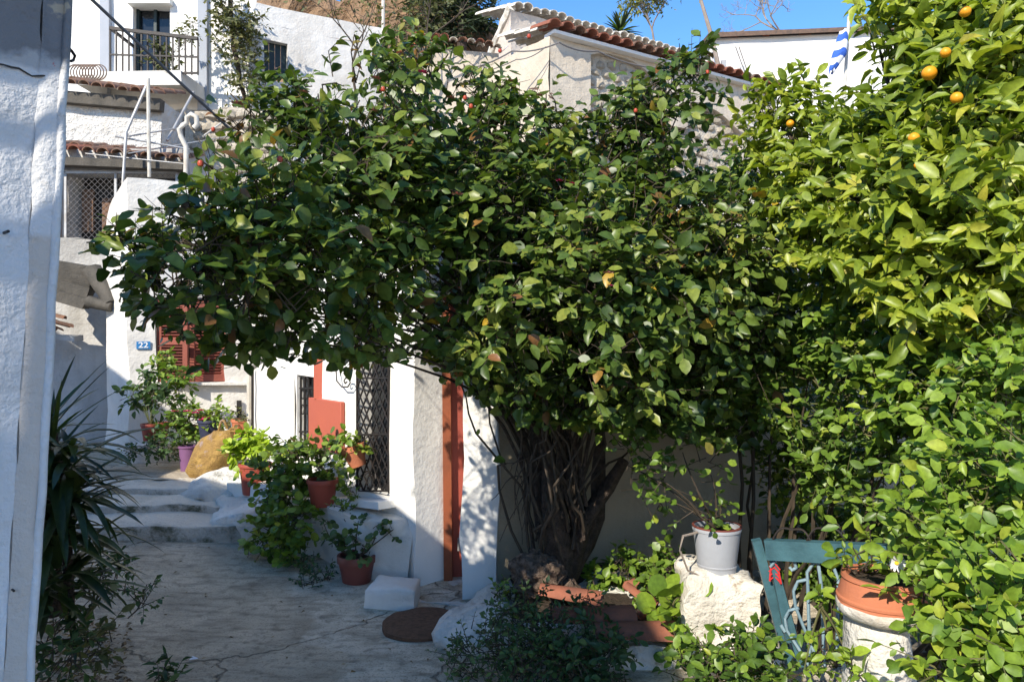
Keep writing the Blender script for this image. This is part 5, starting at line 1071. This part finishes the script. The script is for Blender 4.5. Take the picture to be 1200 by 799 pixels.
# ------------------------------------------------------------------ balcony house at the top
bh_ = thing('balcony_house', (-6, 13, 3), 'tall white house with a railed balcony and dark glazed door', 'house')
bx = lambda px: P(px, 0, 13).x; bz = lambda py: P(0, py, 13).z
b = MB(); b.panel((-14, 13), (bx(300), 13), 1.5, 9.2, [(bx(155) + 14, bx(200) + 14, bz(86), bz(8), .25)], step=.5)
b.build('wall', M['white_clean'], bh_, rough=[(1, .03)], smooth=60)
sw = MB(); C1 = Vector((bx(300), 13)); C2 = Vector((P(450, 0, 14.2).x, 14.2)); d12 = (C2 - C1)
def sp_(px):
    k = (px - 600) / F; s = (k * C1.y - C1.x) / (d12.x - k * d12.y); p = C1 + d12 * s; return p, s * d12.length
w0, w1_ = sp_(310), sp_(338)
sw.panel(C1, C2, 1.5, P(300, 95, w0[0].y).z + .02, step=.5); zmid0 = P(300, 95, w0[0].y).z; zmid1 = P(300, 45, w0[0].y).z
sw = MB(); sw.panel(C1, C2, 1.5, zmid1 + .25, [(w0[1], w1_[1], P(0, 91, w0[0].y).z, P(0, 47, w0[0].y).z, .18)], step=.5)
ztA, ztB = P(300, 3, 13).z, P(430, 32, 14.1).z
sw.grid(lambda u, v: (C1.x + d12.x * u, C1.y + d12.y * u, zmid1 + .25 + (ztA + (ztB - ztA) * u - zmid1 - .25) * v), 6, 2)
sw.build('side_wall', M['white'], bh_, rough=[(1.2, .05)], smooth=60)
b = MB(); pa, pb_ = w0[0], w1_[0]; nn = Vector((d12.y, -d12.x)).normalized() * .14
for i in range(4):
    p = pa.lerp(pb_, (i + .5) / 4) - nn; b.box((p.x, p.y, (P(0, 91, p.y).z + P(0, 47, p.y).z) / 2), ((pb_ - pa).length / 4 - .012, .03, P(0, 47, p.y).z - P(0, 91, p.y).z), Matrix.Rotation(math.atan2(d12.y, d12.x), 3, 'Z'))
b.build('window_shutter', M['greenwood'], bh_, weld=False)
for px in (125, 239):
    b = MB(); b.box((bx(px), 12.97, 6.3), (.16, .1, 5.8)); b.build('pilaster', M['grey_trim'], bh_)
b = MB(); b.box(((bx(155) + bx(200)) / 2, 13.2, (bz(86) + bz(8)) / 2), (bx(200) - bx(155), .05, bz(8) - bz(86))); dd = b.build('balcony_door', M['glass'], bh_)
b = MB(); b.bar((bx(157), 13.14, bz(86)), (bx(157), 13.14, bz(8)), .06); b.bar((bx(178), 13.14, bz(86)), (bx(178), 13.14, bz(8)), .05); b.bar((bx(198), 13.14, bz(86)), (bx(198), 13.14, bz(8)), .06); b.build('frame', M['greenwood'], dd)
b = MB(); b.box(((bx(157) + bx(200)) / 2, 12.93, bz(5)), (bx(203) - bx(153), .16, .1)); b.build('lintel', M['white_clean'], bh_)
b = MB(); b.prism([(bx(128), 13), (bx(126), 12.1), (bx(240), 12.1), (bx(242), 13)], P(0, 107, 12.4).z, P(0, 86, 12.2).z, .5); b.build('balcony_slab', M['white'], bh_, rough=(3, .03))
rl = MB(); Y = 12.15; zr1 = P(0, 37, Y).z; zr0 = P(0, 88, Y).z; X0, X1 = P(129, 0, Y).x, P(232, 0, Y).x
rl.bar((X0, Y, zr1 + .05), (X1, Y, zr1 - .12), .05); rl.bar((X0, Y, zr1 - .38), (X1, Y, zr1 - .42), .025); rl.bar((X0, Y, zr0 + .03), (X1, Y, zr0 + .03), .03); rl.bar((X0, Y, zr1 + .05), (X0, 13, zr1 + .05), .04)
rl = rl.build('railing', M['iron'], bh_, weld=False)
for i in range(15):
    b = MB(); t = i / 14; x = X0 + (X1 - X0) * t; b.bar((x, Y, zr0), (x, Y, zr1 + .05 - .17 * t), .022); b.build('baluster', M['iron'], rl)
lv = Leaves(); t = thing('balcony_plant', P(185, 85, 12.2), 'straggly green pot plant standing on the balcony', 'plant')
blobs(lv, [(187, 62, 12.3, 12), (180, 75, 12.3, 9), (192, 78, 12.3, 10), (205, 60, 12.3, 8), (218, 40, 12.4, 8), (225, 28, 12.5, 6)], 60, K=6, L=.07, slen=.15); finish_plant(t, lv, T_SMALL, 'creeper', 0)
lv = Leaves(); t = thing('creeper_column', P(285, 170, 12.6), 'tall dusty green creeper climbing the white corner beside the small window', 'creeper')
b = MB(); b.tube(wig(P(288, 170, 12.7), P(268, -20, 12.7), 10, .2, 2), .04, 6); b.build('stem', M['twig'], t)
blobs(lv, [(265, 10, 12.6, 18), (280, 30, 12.6, 18), (270, 40, 12.6, 15), (290, 55, 12.6, 15), (282, 75, 12.6, 18), (288, 100, 12.6, 15), (283, 125, 12.5, 16), (295, 25, 12.6, 12), (262, 0, 12.6, 14), (290, 145, 12.4, 16), (300, 40, 12.7, 6), (255, 60, 12.6, 6)], 46, K=6, L=.09, slen=.2, asp=.5, gap=-.4); finish_plant(t, lv, T_SMALL, 'creeper', 0)
lv = Leaves()
wc = MB()
for i in range(9): wc.tube([P(88 + i * 3.5 + 9 * math.cos(a), 85 + 9 * math.sin(a), 11.8) for a in np.linspace(0, 6.28, 18)], .01, 4)
tag(wc.build('wire_coil', M['rust'], None, loc=P(105, 95, 11.8), weld=False), 'coil of rusty wire lying on the upper tiled roof', 'wire')
# pole frame, hooked pipe, cables
pf = thing('scaffold', P(165, 260, 9.0), 'bent metal pole frame with wires over the mesh window', 'frame')
for name, pts, r, mt in (('pole', [(173.5, 92, 9.2), (175, 208, 9.2)], .022, 'palepipe'), ('pole', [(173, 97, 9.2), (148, 155, 9.1), (141, 262, 9.0)], .018, 'galv'), ('pole', [(227, 108, 10.2), (196, 165, 9.6)], .018, 'galv'), ('pole', [(135, 160, 9.1), (222, 175, 9.4)], .012, 'galv'), ('pole', [(150, 160, 9.1), (212, 150, 9.8)], .01, 'galv'), ('pole', [(238, 160, 10), (265, 140, 10.4)], .012, 'palepipe'), ('pole', [(150, 180, 9.1), (280, 158, 10)], .008, 'galv'), ('pole', [(100, 180, 9.1), (215, 192, 9.2)], .007, 'galv')):
    b = MB(); b.tube([P(*q) for q in pts], r, 8); b.build(name, M[mt], pf)
vp_ = thing('hooked_pipe', P(218, 236, 9.0), 'cream pipe with a hooked upper end above the white parapet', 'pipe')
b = MB(); b.tube([P(x, y, 9.0) for x, y in ((217, 240), (218, 190), (218, 172), (212, 160), (210, 152), (214, 147), (219, 144), (219, 138), (224, 134), (230, 137), (231, 146), (227, 150))], .03, 10); b.build('tube', M['palepipe'], vp_, smooth=70)
b = MB(); b.tube([P(213, 236, 8.3), P(214, 228, 8.3)], [.05, .03], 10); b.build('knob', M['white'], vp_)
def cable(label, pts, r, sag=.1, mt='cable'):
    pp = []
    for i in range(len(pts) - 1):
        a, b_ = P(*pts[i]), P(*pts[i + 1])
        for k in range(8): t = k / 8; pp.append(a.lerp(b_, t) - Vector((0, 0, sag * 4 * t * (1 - t))))
    pp.append(P(*pts[-1])); b = MB(); b.tube(pp, r, 6); tag(b.build('cable', M[mt], None, loc=P(*pts[0]), weld=False), label, 'cable')
cable('thick grey cable slanting across the balcony into the rose tree', [(95, -12, 3.3), (195, 82, 3.7), (300, 180, 4.2)], .0075, .0)
cable('dark electric cable along the left wall of the gabled house', [(540, 82, 11.2), (600, 60, 10.9), (655, 50, 10.8), (700, 60, 11.3), (770, 80, 11.9)], .012, .05)
cable('thin second wire below the cable on the gabled house', [(540, 88, 11.2), (605, 70, 10.9), (640, 55, 10.8)], .008, .05)

# ------------------------------------------------------------------ middle houses
gh = thing('gabled_house', (1.5, 11.5, 1), 'cream house with a bright terracotta eave over rough arched stonework', 'house')
G0 = Vector((.55, 11.0)); G1 = Vector((4.85, 13.65)); GL = Vector((-.57, 12.5)); gz = 6.1; gd = (G1 - G0).normalized(); gn = Vector((gd.y, -gd.x)); gl = (G1 - G0).length
b = MB(); b.panel(GL, G0, .5, gz, step=.3); b.grid(lambda u, v: (GL.x + (G0.x - GL.x) * u, GL.y + (G0.y - GL.y) * u, gz), 2, 1)
b.build('side_wall', M['aged'], gh, rough=[(1.6, .05), (5, .02)], smooth=60)
b = MB(); off = -gn * .12; b.panel(G0 + off, G1 + off, .5, gz, step=.3); b.build('wall', M['mortar'], gh, rough=[(2, .05), (6, .04)], smooth=60)
def gu(px):
    k = (px - 600) / F; d = G1 - G0; s = (k * G0.y - G0.x) / (d.x - k * d.y); return s * gl, (G0 + d * s)
bd = MB(); arches = [(gu(693)[0], gu(785)[0], P(0, 58, gu(735)[1].y).z, .28), (gu(806)[0], gu(870)[0], P(0, 118, gu(840)[1].y).z, .2)]
N = 90
def low(u):
    for a0, a1, zt_, rise in arches:
        if a0 < u < a1: t = (u - a0) / (a1 - a0); return zt_ - rise * (2 * t - 1) ** 2 * .8 - .35 * t
    if u > arches[0][1]: return P(0, 150, gu(800)[1].y).z if u < arches[1][0] else 4.2
    return .5
prev = None
for i in range(N + 1):
    u = gl * i / N; p = G0 + gd * u; lo = low(u); cur = [(p.x, p.y, lo), (p.x, p.y, gz), (p.x - gn.x * .13, p.y - gn.y * .13, lo)]
    if prev: bd.add(prev + cur, [(0, 3, 4, 1), (0, 2, 5, 3)])
    prev = cur
bd.build('plaster_band', M['aged'], gh, rough=[(2, .025)], smooth=50)
u0, u1 = gu(690)[0], gu(885)[0]
stones(gh, lambda u, v: (Vector((*(G0 + gd * (u0 + (u1 - u0) * u) - gn * .11), 3.6 + 2.4 * v)), (gd.x, gd.y, 0), (gn.x, gn.y, 0)), 17, 15, .2, mask=lambda u, v: 3.6 + 2.4 * v < low(u0 + (u1 - u0) * u) - .05 or low(u0 + (u1 - u0) * u) > 3)
ed = Vector((gn.x, gn.y, 0)) * .17
tile_row(gh, (G0.x + ed.x - gd.x * .15, G0.y + ed.y - gd.y * .15, gz + .08), (G1.x + ed.x, G1.y + ed.y, gz + .08), (-gn.x, -gn.y, 0), ('terracotta', 'terracotta', 'oldtile'), 23, 1, .2, w=1.12)
tile_row(gh, (G0.x - gn.x * .12, G0.y - gn.y * .12, gz + .14), (G1.x - gn.x * .12, G1.y - gn.y * .12, gz + .14), (-gn.x, -gn.y, 0), 'limed_tile', 24, 3, .22, w=1.2, jit=.05)
b = MB(); b.bar((G0.x, G0.y, gz + .03), (G1.x, G1.y, gz + .02), .26, .05); b.build('eave_slab', M['white_clean'], gh)
b = MB(); pz = gu(850); b.bar((pz[1].x + .1, pz[1].y - .1, 5.5), (pz[1].x + .5, pz[1].y + .1, 5.35), .05, .05); b.build('ledge', M['white'], gh)
rh = thing('rear_house', (1, 13.5, 2), 'taller cream house with a crusted limewashed tile roof edge against the sky', 'house')
R0 = Vector((-.02, 13.0)); R1 = Vector((3.7, 15.4)); R2 = Vector((-.45, 13.9)); rz = 7.35
b = MB(); b.panel(R0, R1, 1.5, rz, step=.5); b.panel(R2, R0, 1.5, 6.75, step=.4)
b.grid(lambda u, v: (R2.x + (R0.x - R2.x) * u, R2.y + (R0.y - R2.y) * u, 6.75 + (rz - 6.75) * u * v), 4, 3); b.build('wall', M['cream'], rh, rough=[(1.6, .05), (5, .02)], smooth=60)
rd = (R1 - R0).normalized(); rn_ = Vector((rd.y, -rd.x))
tile_row(rh, (R0.x + rn_.x * .08, R0.y + rn_.y * .08, rz + .05), (R1.x + rn_.x * .08, R1.y + rn_.y * .08, rz + .05), (-rn_.x, -rn_.y, 0), 'limed_tile', 24, 3, .25, w=1.3, jit=.05)
b = MB(); b.tube([(R2.x + (R0.x - R2.x) * t, R2.y + (R0.y - R2.y) * t, 6.8 + (rz + .08 - 6.8) * t) for t in np.linspace(0, 1, 8)], .08, 8); b.build('verge', M['limed_tile'], rh, rough=(6, .04))
lh = thing('low_tiled_house', (-1.2, 12, 2), 'low white house with ragged old tiles left of the gabled house', 'house')
L0 = Vector((P(455, 0, 12.2).x, 12.2)); L1 = Vector((P(585, 0, 12.6).x, 12.6)); lz = P(0, 58, 12.4).z
b = MB(); b.panel(L0, L1, 1, lz, step=.4); b.build('wall', M['aged'], lh, rough=[(1.5, .05), (5, .02)], smooth=60)
tile_row(lh, (L0.x + .7, L0.y - .0, lz + .1), (L1.x + .05, L1.y - .12, lz + .05), (0, 1, 0), ('oldtile', 'limed_tile', 'terracotta'), 8, 2, .3, jit=.06)
tile_row(lh, (L0.x - .05, L0.y - .1, lz - .45), (L0.x + .6, L0.y - .1, lz + .15), (0, 1, 0), ('terracotta_new', 'terracotta'), 4, 2, .3)
wh = thing('flat_roofed_house', (6, 16, 3), 'plain white house wall with a thin dark roof edge below the bare tree', 'house')
WY = 16.; wx0, wx1 = P(835, 0, WY).x, P(1150, 0, WY).x; wz = P(0, 46, WY).z
b = MB(); b.panel((wx0, WY), (wx1, WY - .6), 2, wz, step=.6); b.panel((wx0 - .3, WY + 4), (wx0, WY), 2, wz, step=.8); b.build('wall', M['white_clean'], wh, rough=[(1, .03)], smooth=60)
b = MB(); b.prism([(wx0 - .1, WY - .12), (wx1, WY - .72), (wx1, WY + 4), (wx0 - .4, WY + 4)], wz - .01, wz + .09, 1.5); b.build('roof_edge', M['rust'], wh, rough=(3, .02))
for px, s in ((865, .5), (902, .35), (950, .6), (975, .4)): inst('tile', TILE['terracotta_new'], wh, Matrix.Translation(P(px, 45, WY - .1) + Vector((0, 0, .05))) @ Matrix.Rotation(R(90), 4, 'Z') @ Matrix.Diagonal((s, s, s, 1)))
b = MB(); b.tube([P(862, 55, 15.6), P(880, 105, 15.5)], .012, 5); b.tube([P(866, 55, 15.6), P(883, 105, 15.5)], .012, 5); b.build('wires', M['cable'], wh)
b = MB(); b.box(P(848, 85, 15.8), (.1, .1, .5)); b.build('duct', M['galv'], wh)
# flag
fl = thing('rolled_flag', P(985, 90, 9), 'blue and white striped flag hanging furled on its pole', 'flag')
b = MB(); b.tube([P(995, 20, 9), P(988, 130, 9.05)], .02, 8); b.build('flagpole', M['palepipe'], fl)
segs = [(988, 38, 6), (987, 46, 9), (985, 56, 10), (983, 66, 11), (979, 74, 9), (976, 82, 6), (975, 86, 2)]
segs = [(x, y, w * .8) for x, y, w in segs]
for i in range(len(segs) - 1):
    for h in (0, 1):
        a, c_ = segs[i], segs[i + 1]; t0, t1 = h / 2, (h + 1) / 2
        L_ = lambda t: (P(a[0] + (c_[0] - a[0]) * t, a[1] + (c_[1] - a[1]) * t, 8.9), (a[2] + (c_[2] - a[2]) * t) * 8.9 / F)
        b = MB(); n = 14; vs = []
        for t in (t0, t1 ):
            cc, r = L_(t)
            for k in range(n):
                an = 2 * math.pi * k / n; vs.append(cc + Vector((math.cos(an) * r, math.sin(an) * r * .6, .03 * math.cos(an + 1) + .012 * math.sin(an * 4))))
        b.add(vs, [(k, (k + 1) % n, n + (k + 1) % n, n + k) for k in range(n)]); b.build('stripe', M['flagblue' if (i * 2 + h) % 4 in (1, 2) else 'flagwhite'], fl, smooth=80)

# ------------------------------------------------------------------ hillside, trees against the sky, poles
hb = MB(); hb.grid(lambda u, v: (-7 + 8.5 * u, 17.5 + 5 * v, 5.2 + 5.6 * min(1, v * 2.2) * (1 - .45 * max(0, u - .55) * 2.2) - (3 if u > .97 else 0)), 50, 30)
tag(hb.build('rocky_hillside', M['rock'], rough=[(.6, .5), (1.8, .35), (5, .12)], smooth=30), 'ochre rock face of the hill above the white house', kind='structure')
def grow(mb, p, d, L, r, depth, tips, spread=.5, up=.1, split=3, shrink=.72):
    n = 3; pts = [p]; dd = d.copy()
    for i in range(n):
        dd = (dd + Vector((random.gauss(0, .13), random.gauss(0, .13), random.gauss(up * .3, .1)))).normalized(); pts.append(pts[-1] + dd * L / n)
    mb.tube(pts, [r, r * .9, r * .8, r * .7], 5 if depth > 1 else 3, False)
    if depth == 0: tips.append((pts[-1], dd)); return
    for k in range(split):
        e = (dd + Vector((random.gauss(0, spread), random.gauss(0, spread), random.gauss(up, spread * .7)))).normalized()
        grow(mb, pts[-1 - (k % 2)], e, L * shrink * random.uniform(.8, 1.15), r * .62, depth - 1, tips, spread, up, split, shrink)
def tree(name, label, px, base_py, Y, h, depth, kind, mt, lean=0, L=.12, leaves=True, seed=1, split=3, spread=.5, nl=5, asp=.5, r0=.06):
    random.seed(seed); base = P(px, base_py, Y); base.z = th(base.x, base.y); t = thing(name, base, label, 'tree'); mb = MB(); tips = []
    trunk_top = P(px + lean * .4, base_py, Y)
    tb_ = MB(); tb_.tube(wig(base, trunk_top, 6, .1, seed), [r0 * 1.6, r0 * 1.5, r0 * 1.4, r0 * 1.3, r0 * 1.2, r0 * 1.1, r0], 8); tb_.build('trunk', M[mt], t, weld=False)
    grow(mb, trunk_top, Vector((lean / 100, 0, 1)).normalized(), h * .4, r0, depth, tips, spread, .15, split); mb.build('branches', M[mt], t, weld=False, smooth=60)['kind'] = 'stuff'
    if leaves:
        lv = Leaves()
        for p, d in tips: sprigs(lv, p, .18, nl, K=4, L=L, asp=asp, slen=.2, twig=False, gap=-.9)
        f = mesh_leaves('crown', lv.arrays(), T_SMALL, LEAF[kind][0], t); f['kind'] = 'stuff'
    random.seed(seed + 5)
    return t
tree('pale_tree', 'slender tree with sparse yellow green leaves above the limewashed roof', 770, 72, 19, 2.1, 5, 'pale', 'twig_pale', L=.10, seed=11, nl=2, r0=.035, spread=.85)
tree('bare_tree', 'leafless tree with grey branches above the flat roofed house', 985, 60, 20, 2.4, 6, 'pale', 'twig_pale', lean=-110, leaves=False, seed=5, spread=.6, r0=.04)
tree('bare_tree', 'thin leafless tree half hidden behind the orange tree', 1075, 60, 20, 1.8, 5, 'pale', 'twig_pale', leaves=False, seed=9, spread=.45, r0=.05)
pn = thing('pine_tree', P(540, 120, 19), 'dark dense pine crown beside the blue sky', 'pine tree'); W[pn.name] = Vector(pn.location)
b = MB(); a = P(540, 130, 19); b.tube([Vector((a.x, a.y, th(a.x, a.y))), a, P(542, 0, 19)], [.2, .16, .1], 10); b.build('trunk', M['bark'], pn)
lv = Leaves(); blobs(lv, [(540, 10, 19, 32), (515, 18, 19, 22), (565, 12, 19, 20), (530, -20, 19, 40), (570, 30, 19, 12), (548, 35, 19, 18), (500, -5, 19, 25), (520, 45, 19, 18)], 10, K=9, L=.22, asp=.16, slen=.25, up=.2, out=.7, twig=False, gap=-.5, gapf=2); finish_plant(pn, lv, T_SMALL, 'pine', 0)
yc = thing('yucca', P(727, 70, 17), 'spiky green yucca rosette behind the limewashed roof', 'yucca')
b = MB(); a = P(727, 55, 17); b.tube([Vector((a.x, a.y, th(a.x, a.y))), a + Vector((0, 0, .3))], [.14, .1], 8); b.build('trunk', M['bark'], yc)
def strap(base, d, L, w, bend, n=6, tw=0):
    d = Vector(d).normalized(); s = d.cross(Vector((0, 0, 1)))
    if s.length < .1: s = Vector((1, 0, 0))
    s.normalize(); p = Vector(base); vs = []; up_ = s.cross(d)
    for i in range(n + 1):
        t = i / n; ww = w * (math.sin(math.pi * min(1, .18 + .82 * t)) ** .6 if t < 1 else 0) * .5
        f_ = up_ * ww * .35
        vs += [p - s * ww + f_, p, p + s * ww + f_]; d = (d - Vector((0, 0, bend / n))).normalized(); up_ = s.cross(d); p = p + d * L / n
    fs = []
    for i in range(n): fs += [(3 * i, 3 * i + 3, 3 * i + 4, 3 * i + 1), (3 * i + 1, 3 * i + 4, 3 * i + 5, 3 * i + 2)]
    return vs, fs
random.seed(21)
for i in range(64):
    a_ = i * 2.4; el = random.uniform(-.3, 1.4); d = Vector((math.cos(a_) * math.cos(el), math.sin(a_) * math.cos(el), math.sin(el)))
    b = MB(); b.add(*strap(P(727, 38, 17), d, random.uniform(.42, .62), .06, .25, 4)); b.build('leaf', LEAF['pine'][1] if i % 3 else LEAF['hedge'][1], yc, weld=False)
for px, py0, py1, Y, r, mt, label in ((449, 0, 130, 13.2, .03, 'palepipe', 'slim white pole before the ochre rock'),):
    b = MB(); b.tube([P(px, py1, Y), P(px, py0 - 40, Y)], r, 8); tag(b.build('pole', M[mt], None, loc=P(px, py1, Y)), label, 'pole')
b = MB(); b.tube([P(846, 95, 15), P(835, 45, 15), P(818, -10, 15)], [.05, .045, .03], 7); tag(b.build('pole', M['twig_pale'], None, loc=P(846, 95, 15), rough=(3, .03)), 'leaning bare wooden pole beside the flat roofed house', 'pole')
# twiggy shrubs in front of the rock
for (px, py, Y, h, lean, sd, lb) in ((425, 110, 11.5, 1.9, -20, 3, 'thin twiggy shrub before the white wall left of the slim pole'), (465, 100, 11.8, 2.0, 30, 4, 'yellowing twiggy shrub right of the slim pole')):
    t = tree('twiggy_shrub', lb, px, py, Y, h, 3, 'creeper', 'twig', lean=lean, L=.08, seed=sd, nl=2, r0=.022, spread=.4); t['category'] = 'shrub'
lv = Leaves(); t = thing('hillside_bush', P(470, 60, 15), 'olive brown bush on the rock above the low tiled house', 'bush')
blobs(lv, [(470, 20, 15.5, 25), (495, 30, 15.5, 22), (450, 40, 15.3, 18), (480, 50, 15, 20), (500, 0, 15.5, 25)], 16, K=6, L=.11, asp=.5, slen=.25, twig=True, tw=.006); finish_plant(t, lv, T_SMALL, 'creeper', 0)
b = MB()

# ------------------------------------------------------------------ plants by the left wall
random.seed(33)
sy = thing('strap_leaved_plant', P(80, 705, 3.1), 'dark strap leaved plant with broad drooping leaves beside the near wall', 'plant')
b = MB(); b.tube([P(80, 715, 3.1), P(78, 620, 3.1), P(74, 540, 3.1)], [.022, .02, .014], 9); b.build('stem', M['bark'], sy, rough=(9, .01))
mt_s = LEAF['strap'][1]
for i in range(190):
    c = P(random.uniform(50, 90), random.uniform(520, 700), random.uniform(2.95, 3.25)); a_ = random.uniform(0, 6.28); el = random.uniform(-.1, 1.0); d = Vector((math.cos(a_) * math.cos(el), math.sin(a_) * math.cos(el), math.sin(el)))
    b = MB(); b.add(*strap(c, d, random.uniform(.24, .42), random.uniform(.026, .05), random.uniform(.5, 1.7), 7)); b.build('leaf', mt_s, sy, weld=False)
yk = thing('spiky_plant', P(62, 560, 3.3), 'spiky narrow leaved plant rising behind the near wall', 'plant')
b = MB(); b.tube([P(62, 720, 3.35), P(60, 540, 3.3), P(58, 500, 3.3)], [.04, .035, .03], 8); b.build('stem', M['bark'], yk)
for i in range(60):
    a_ = random.uniform(0, 6.28); el = random.uniform(-.35, 1.25); d = Vector((math.cos(a_) * math.cos(el), math.sin(a_) * math.cos(el), math.sin(el)))
    b = MB(); b.add(*strap(P(60, 515 + random.uniform(-30, 30), 3.3), d, random.uniform(.28, .44), .02, .25, 5)); b.build('leaf', LEAF['weed'][1] if i % 2 else mt_s, yk, weld=False)
weed('low_weeds', 'low green weeds at the foot of the strap leaved plant', [(110, 690, 3.3, 22), (130, 670, 3.5, 12), (60, 745, 2.9, 26), (75, 775, 2.8, 22), (140, 690, 3.4, 10)], dens=46, L=.035, asp=.55, cat='weed', tpl=T_OVATE)
weed('low_weeds', 'dry yellowing weeds on the path beside the near wall', [(100, 745, 3.1, 12), (118, 750, 3.2, 10), (95, 775, 3.0, 14)], kind='creeper', dens=50, L=.04, asp=.5, cat='weed', tpl=T_OVATE)
weed('weed', 'small curling weed sprig reaching over the path', [(168, 692, 3.9, 9), (172, 702, 3.85, 8)], dens=70, L=.03, asp=.5)
b = MB(); b.tube([P(150, 724, 3.75), P(160, 715, 3.8), P(168, 702, 3.85)], [.004, .004, .002], 5); tag(b.build('twig', M['twig'], None, loc=P(150, 724, 3.75)), 'fallen dark twig under the small weed sprig', 'twig')
weed('weed', 'small grassy tuft at the very bottom of the path', [(190, 792, 3.4, 10), (200, 797, 3.35, 8)], dens=60, L=.05, asp=.3, tpl=T_LONG)
lv = Leaves(); n = 900; px = RNG.uniform(50, 150, n); Yv = RNG.uniform(2.75, 4.2, n); xx = (px - 600) / F * Yv
pz_ = np.array([pathz(x, y) + .012 for x, y in zip(xx, Yv)]); A_ = [np.stack([xx, Yv, pz_], 1), RNG.normal(size=(n, 3)) * np.array([1, 1, .15]), np.tile([0, 0, 1.], (n, 1)) + RNG.normal(size=(n, 3)) * .3, RNG.uniform(.012, .045, n), RNG.uniform(.008, .02, n), RNG.random(n)]
lt = bpy.data.objects.new('tmp_parent', None); W[lt.name] = Vector((0, 0, 0))
o = mesh_leaves('leaf_litter', A_, T_SMALL, LEAF['litterleaf'][0], lt); o.parent = None; bpy.data.objects.remove(lt); tag(o, 'brown fallen leaves and twigs along the near wall', kind='stuff')
_n = 170; _x = RNG.uniform(-3.2, 1.2, _n); _y = RNG.uniform(3.4, 5.6, _n); _ok = (_x < A0.x - .3 - (_y - 4.75) * .8) | (_y < 4.5); _x = _x[_ok]; _y = _y[_ok]; _n = len(_x)
_z = np.array([pathz(a, c) + .008 for a, c in zip(_x, _y)]); W['tmp_parent'] = Vector((0, 0, 0)); lt = bpy.data.objects.new('tmp_parent', None)
o = mesh_leaves('fallen_leaves', [np.stack([_x, _y, _z], 1), RNG.normal(size=(_n, 3)) * np.array([1, 1, .1]), np.tile([0, 0, 1.], (_n, 1)) + RNG.normal(size=(_n, 3)) * .25, RNG.uniform(.012, .035, _n), RNG.uniform(.007, .018, _n), RNG.random(_n)], T_SMALL, LEAF['litterleaf'][0], lt); o.parent = None; bpy.data.objects.remove(lt); tag(o, 'small dry leaves scattered over the concrete path', kind='stuff')
b = MB(); c = P(227, 775, 3.73); c.z = pathz(c.x, c.y) + .006; b.add([c + Vector(q) for q in ((-.02, -.01, 0), (.015, -.012, .006), (.02, .012, 0), (-.012, .014, .012))], [(0, 1, 2, 3)]); tag(b.build('paper_scrap', M['flagwhite'], None, loc=c), 'tiny crumpled pale paper scrap lying on the path', 'litter')
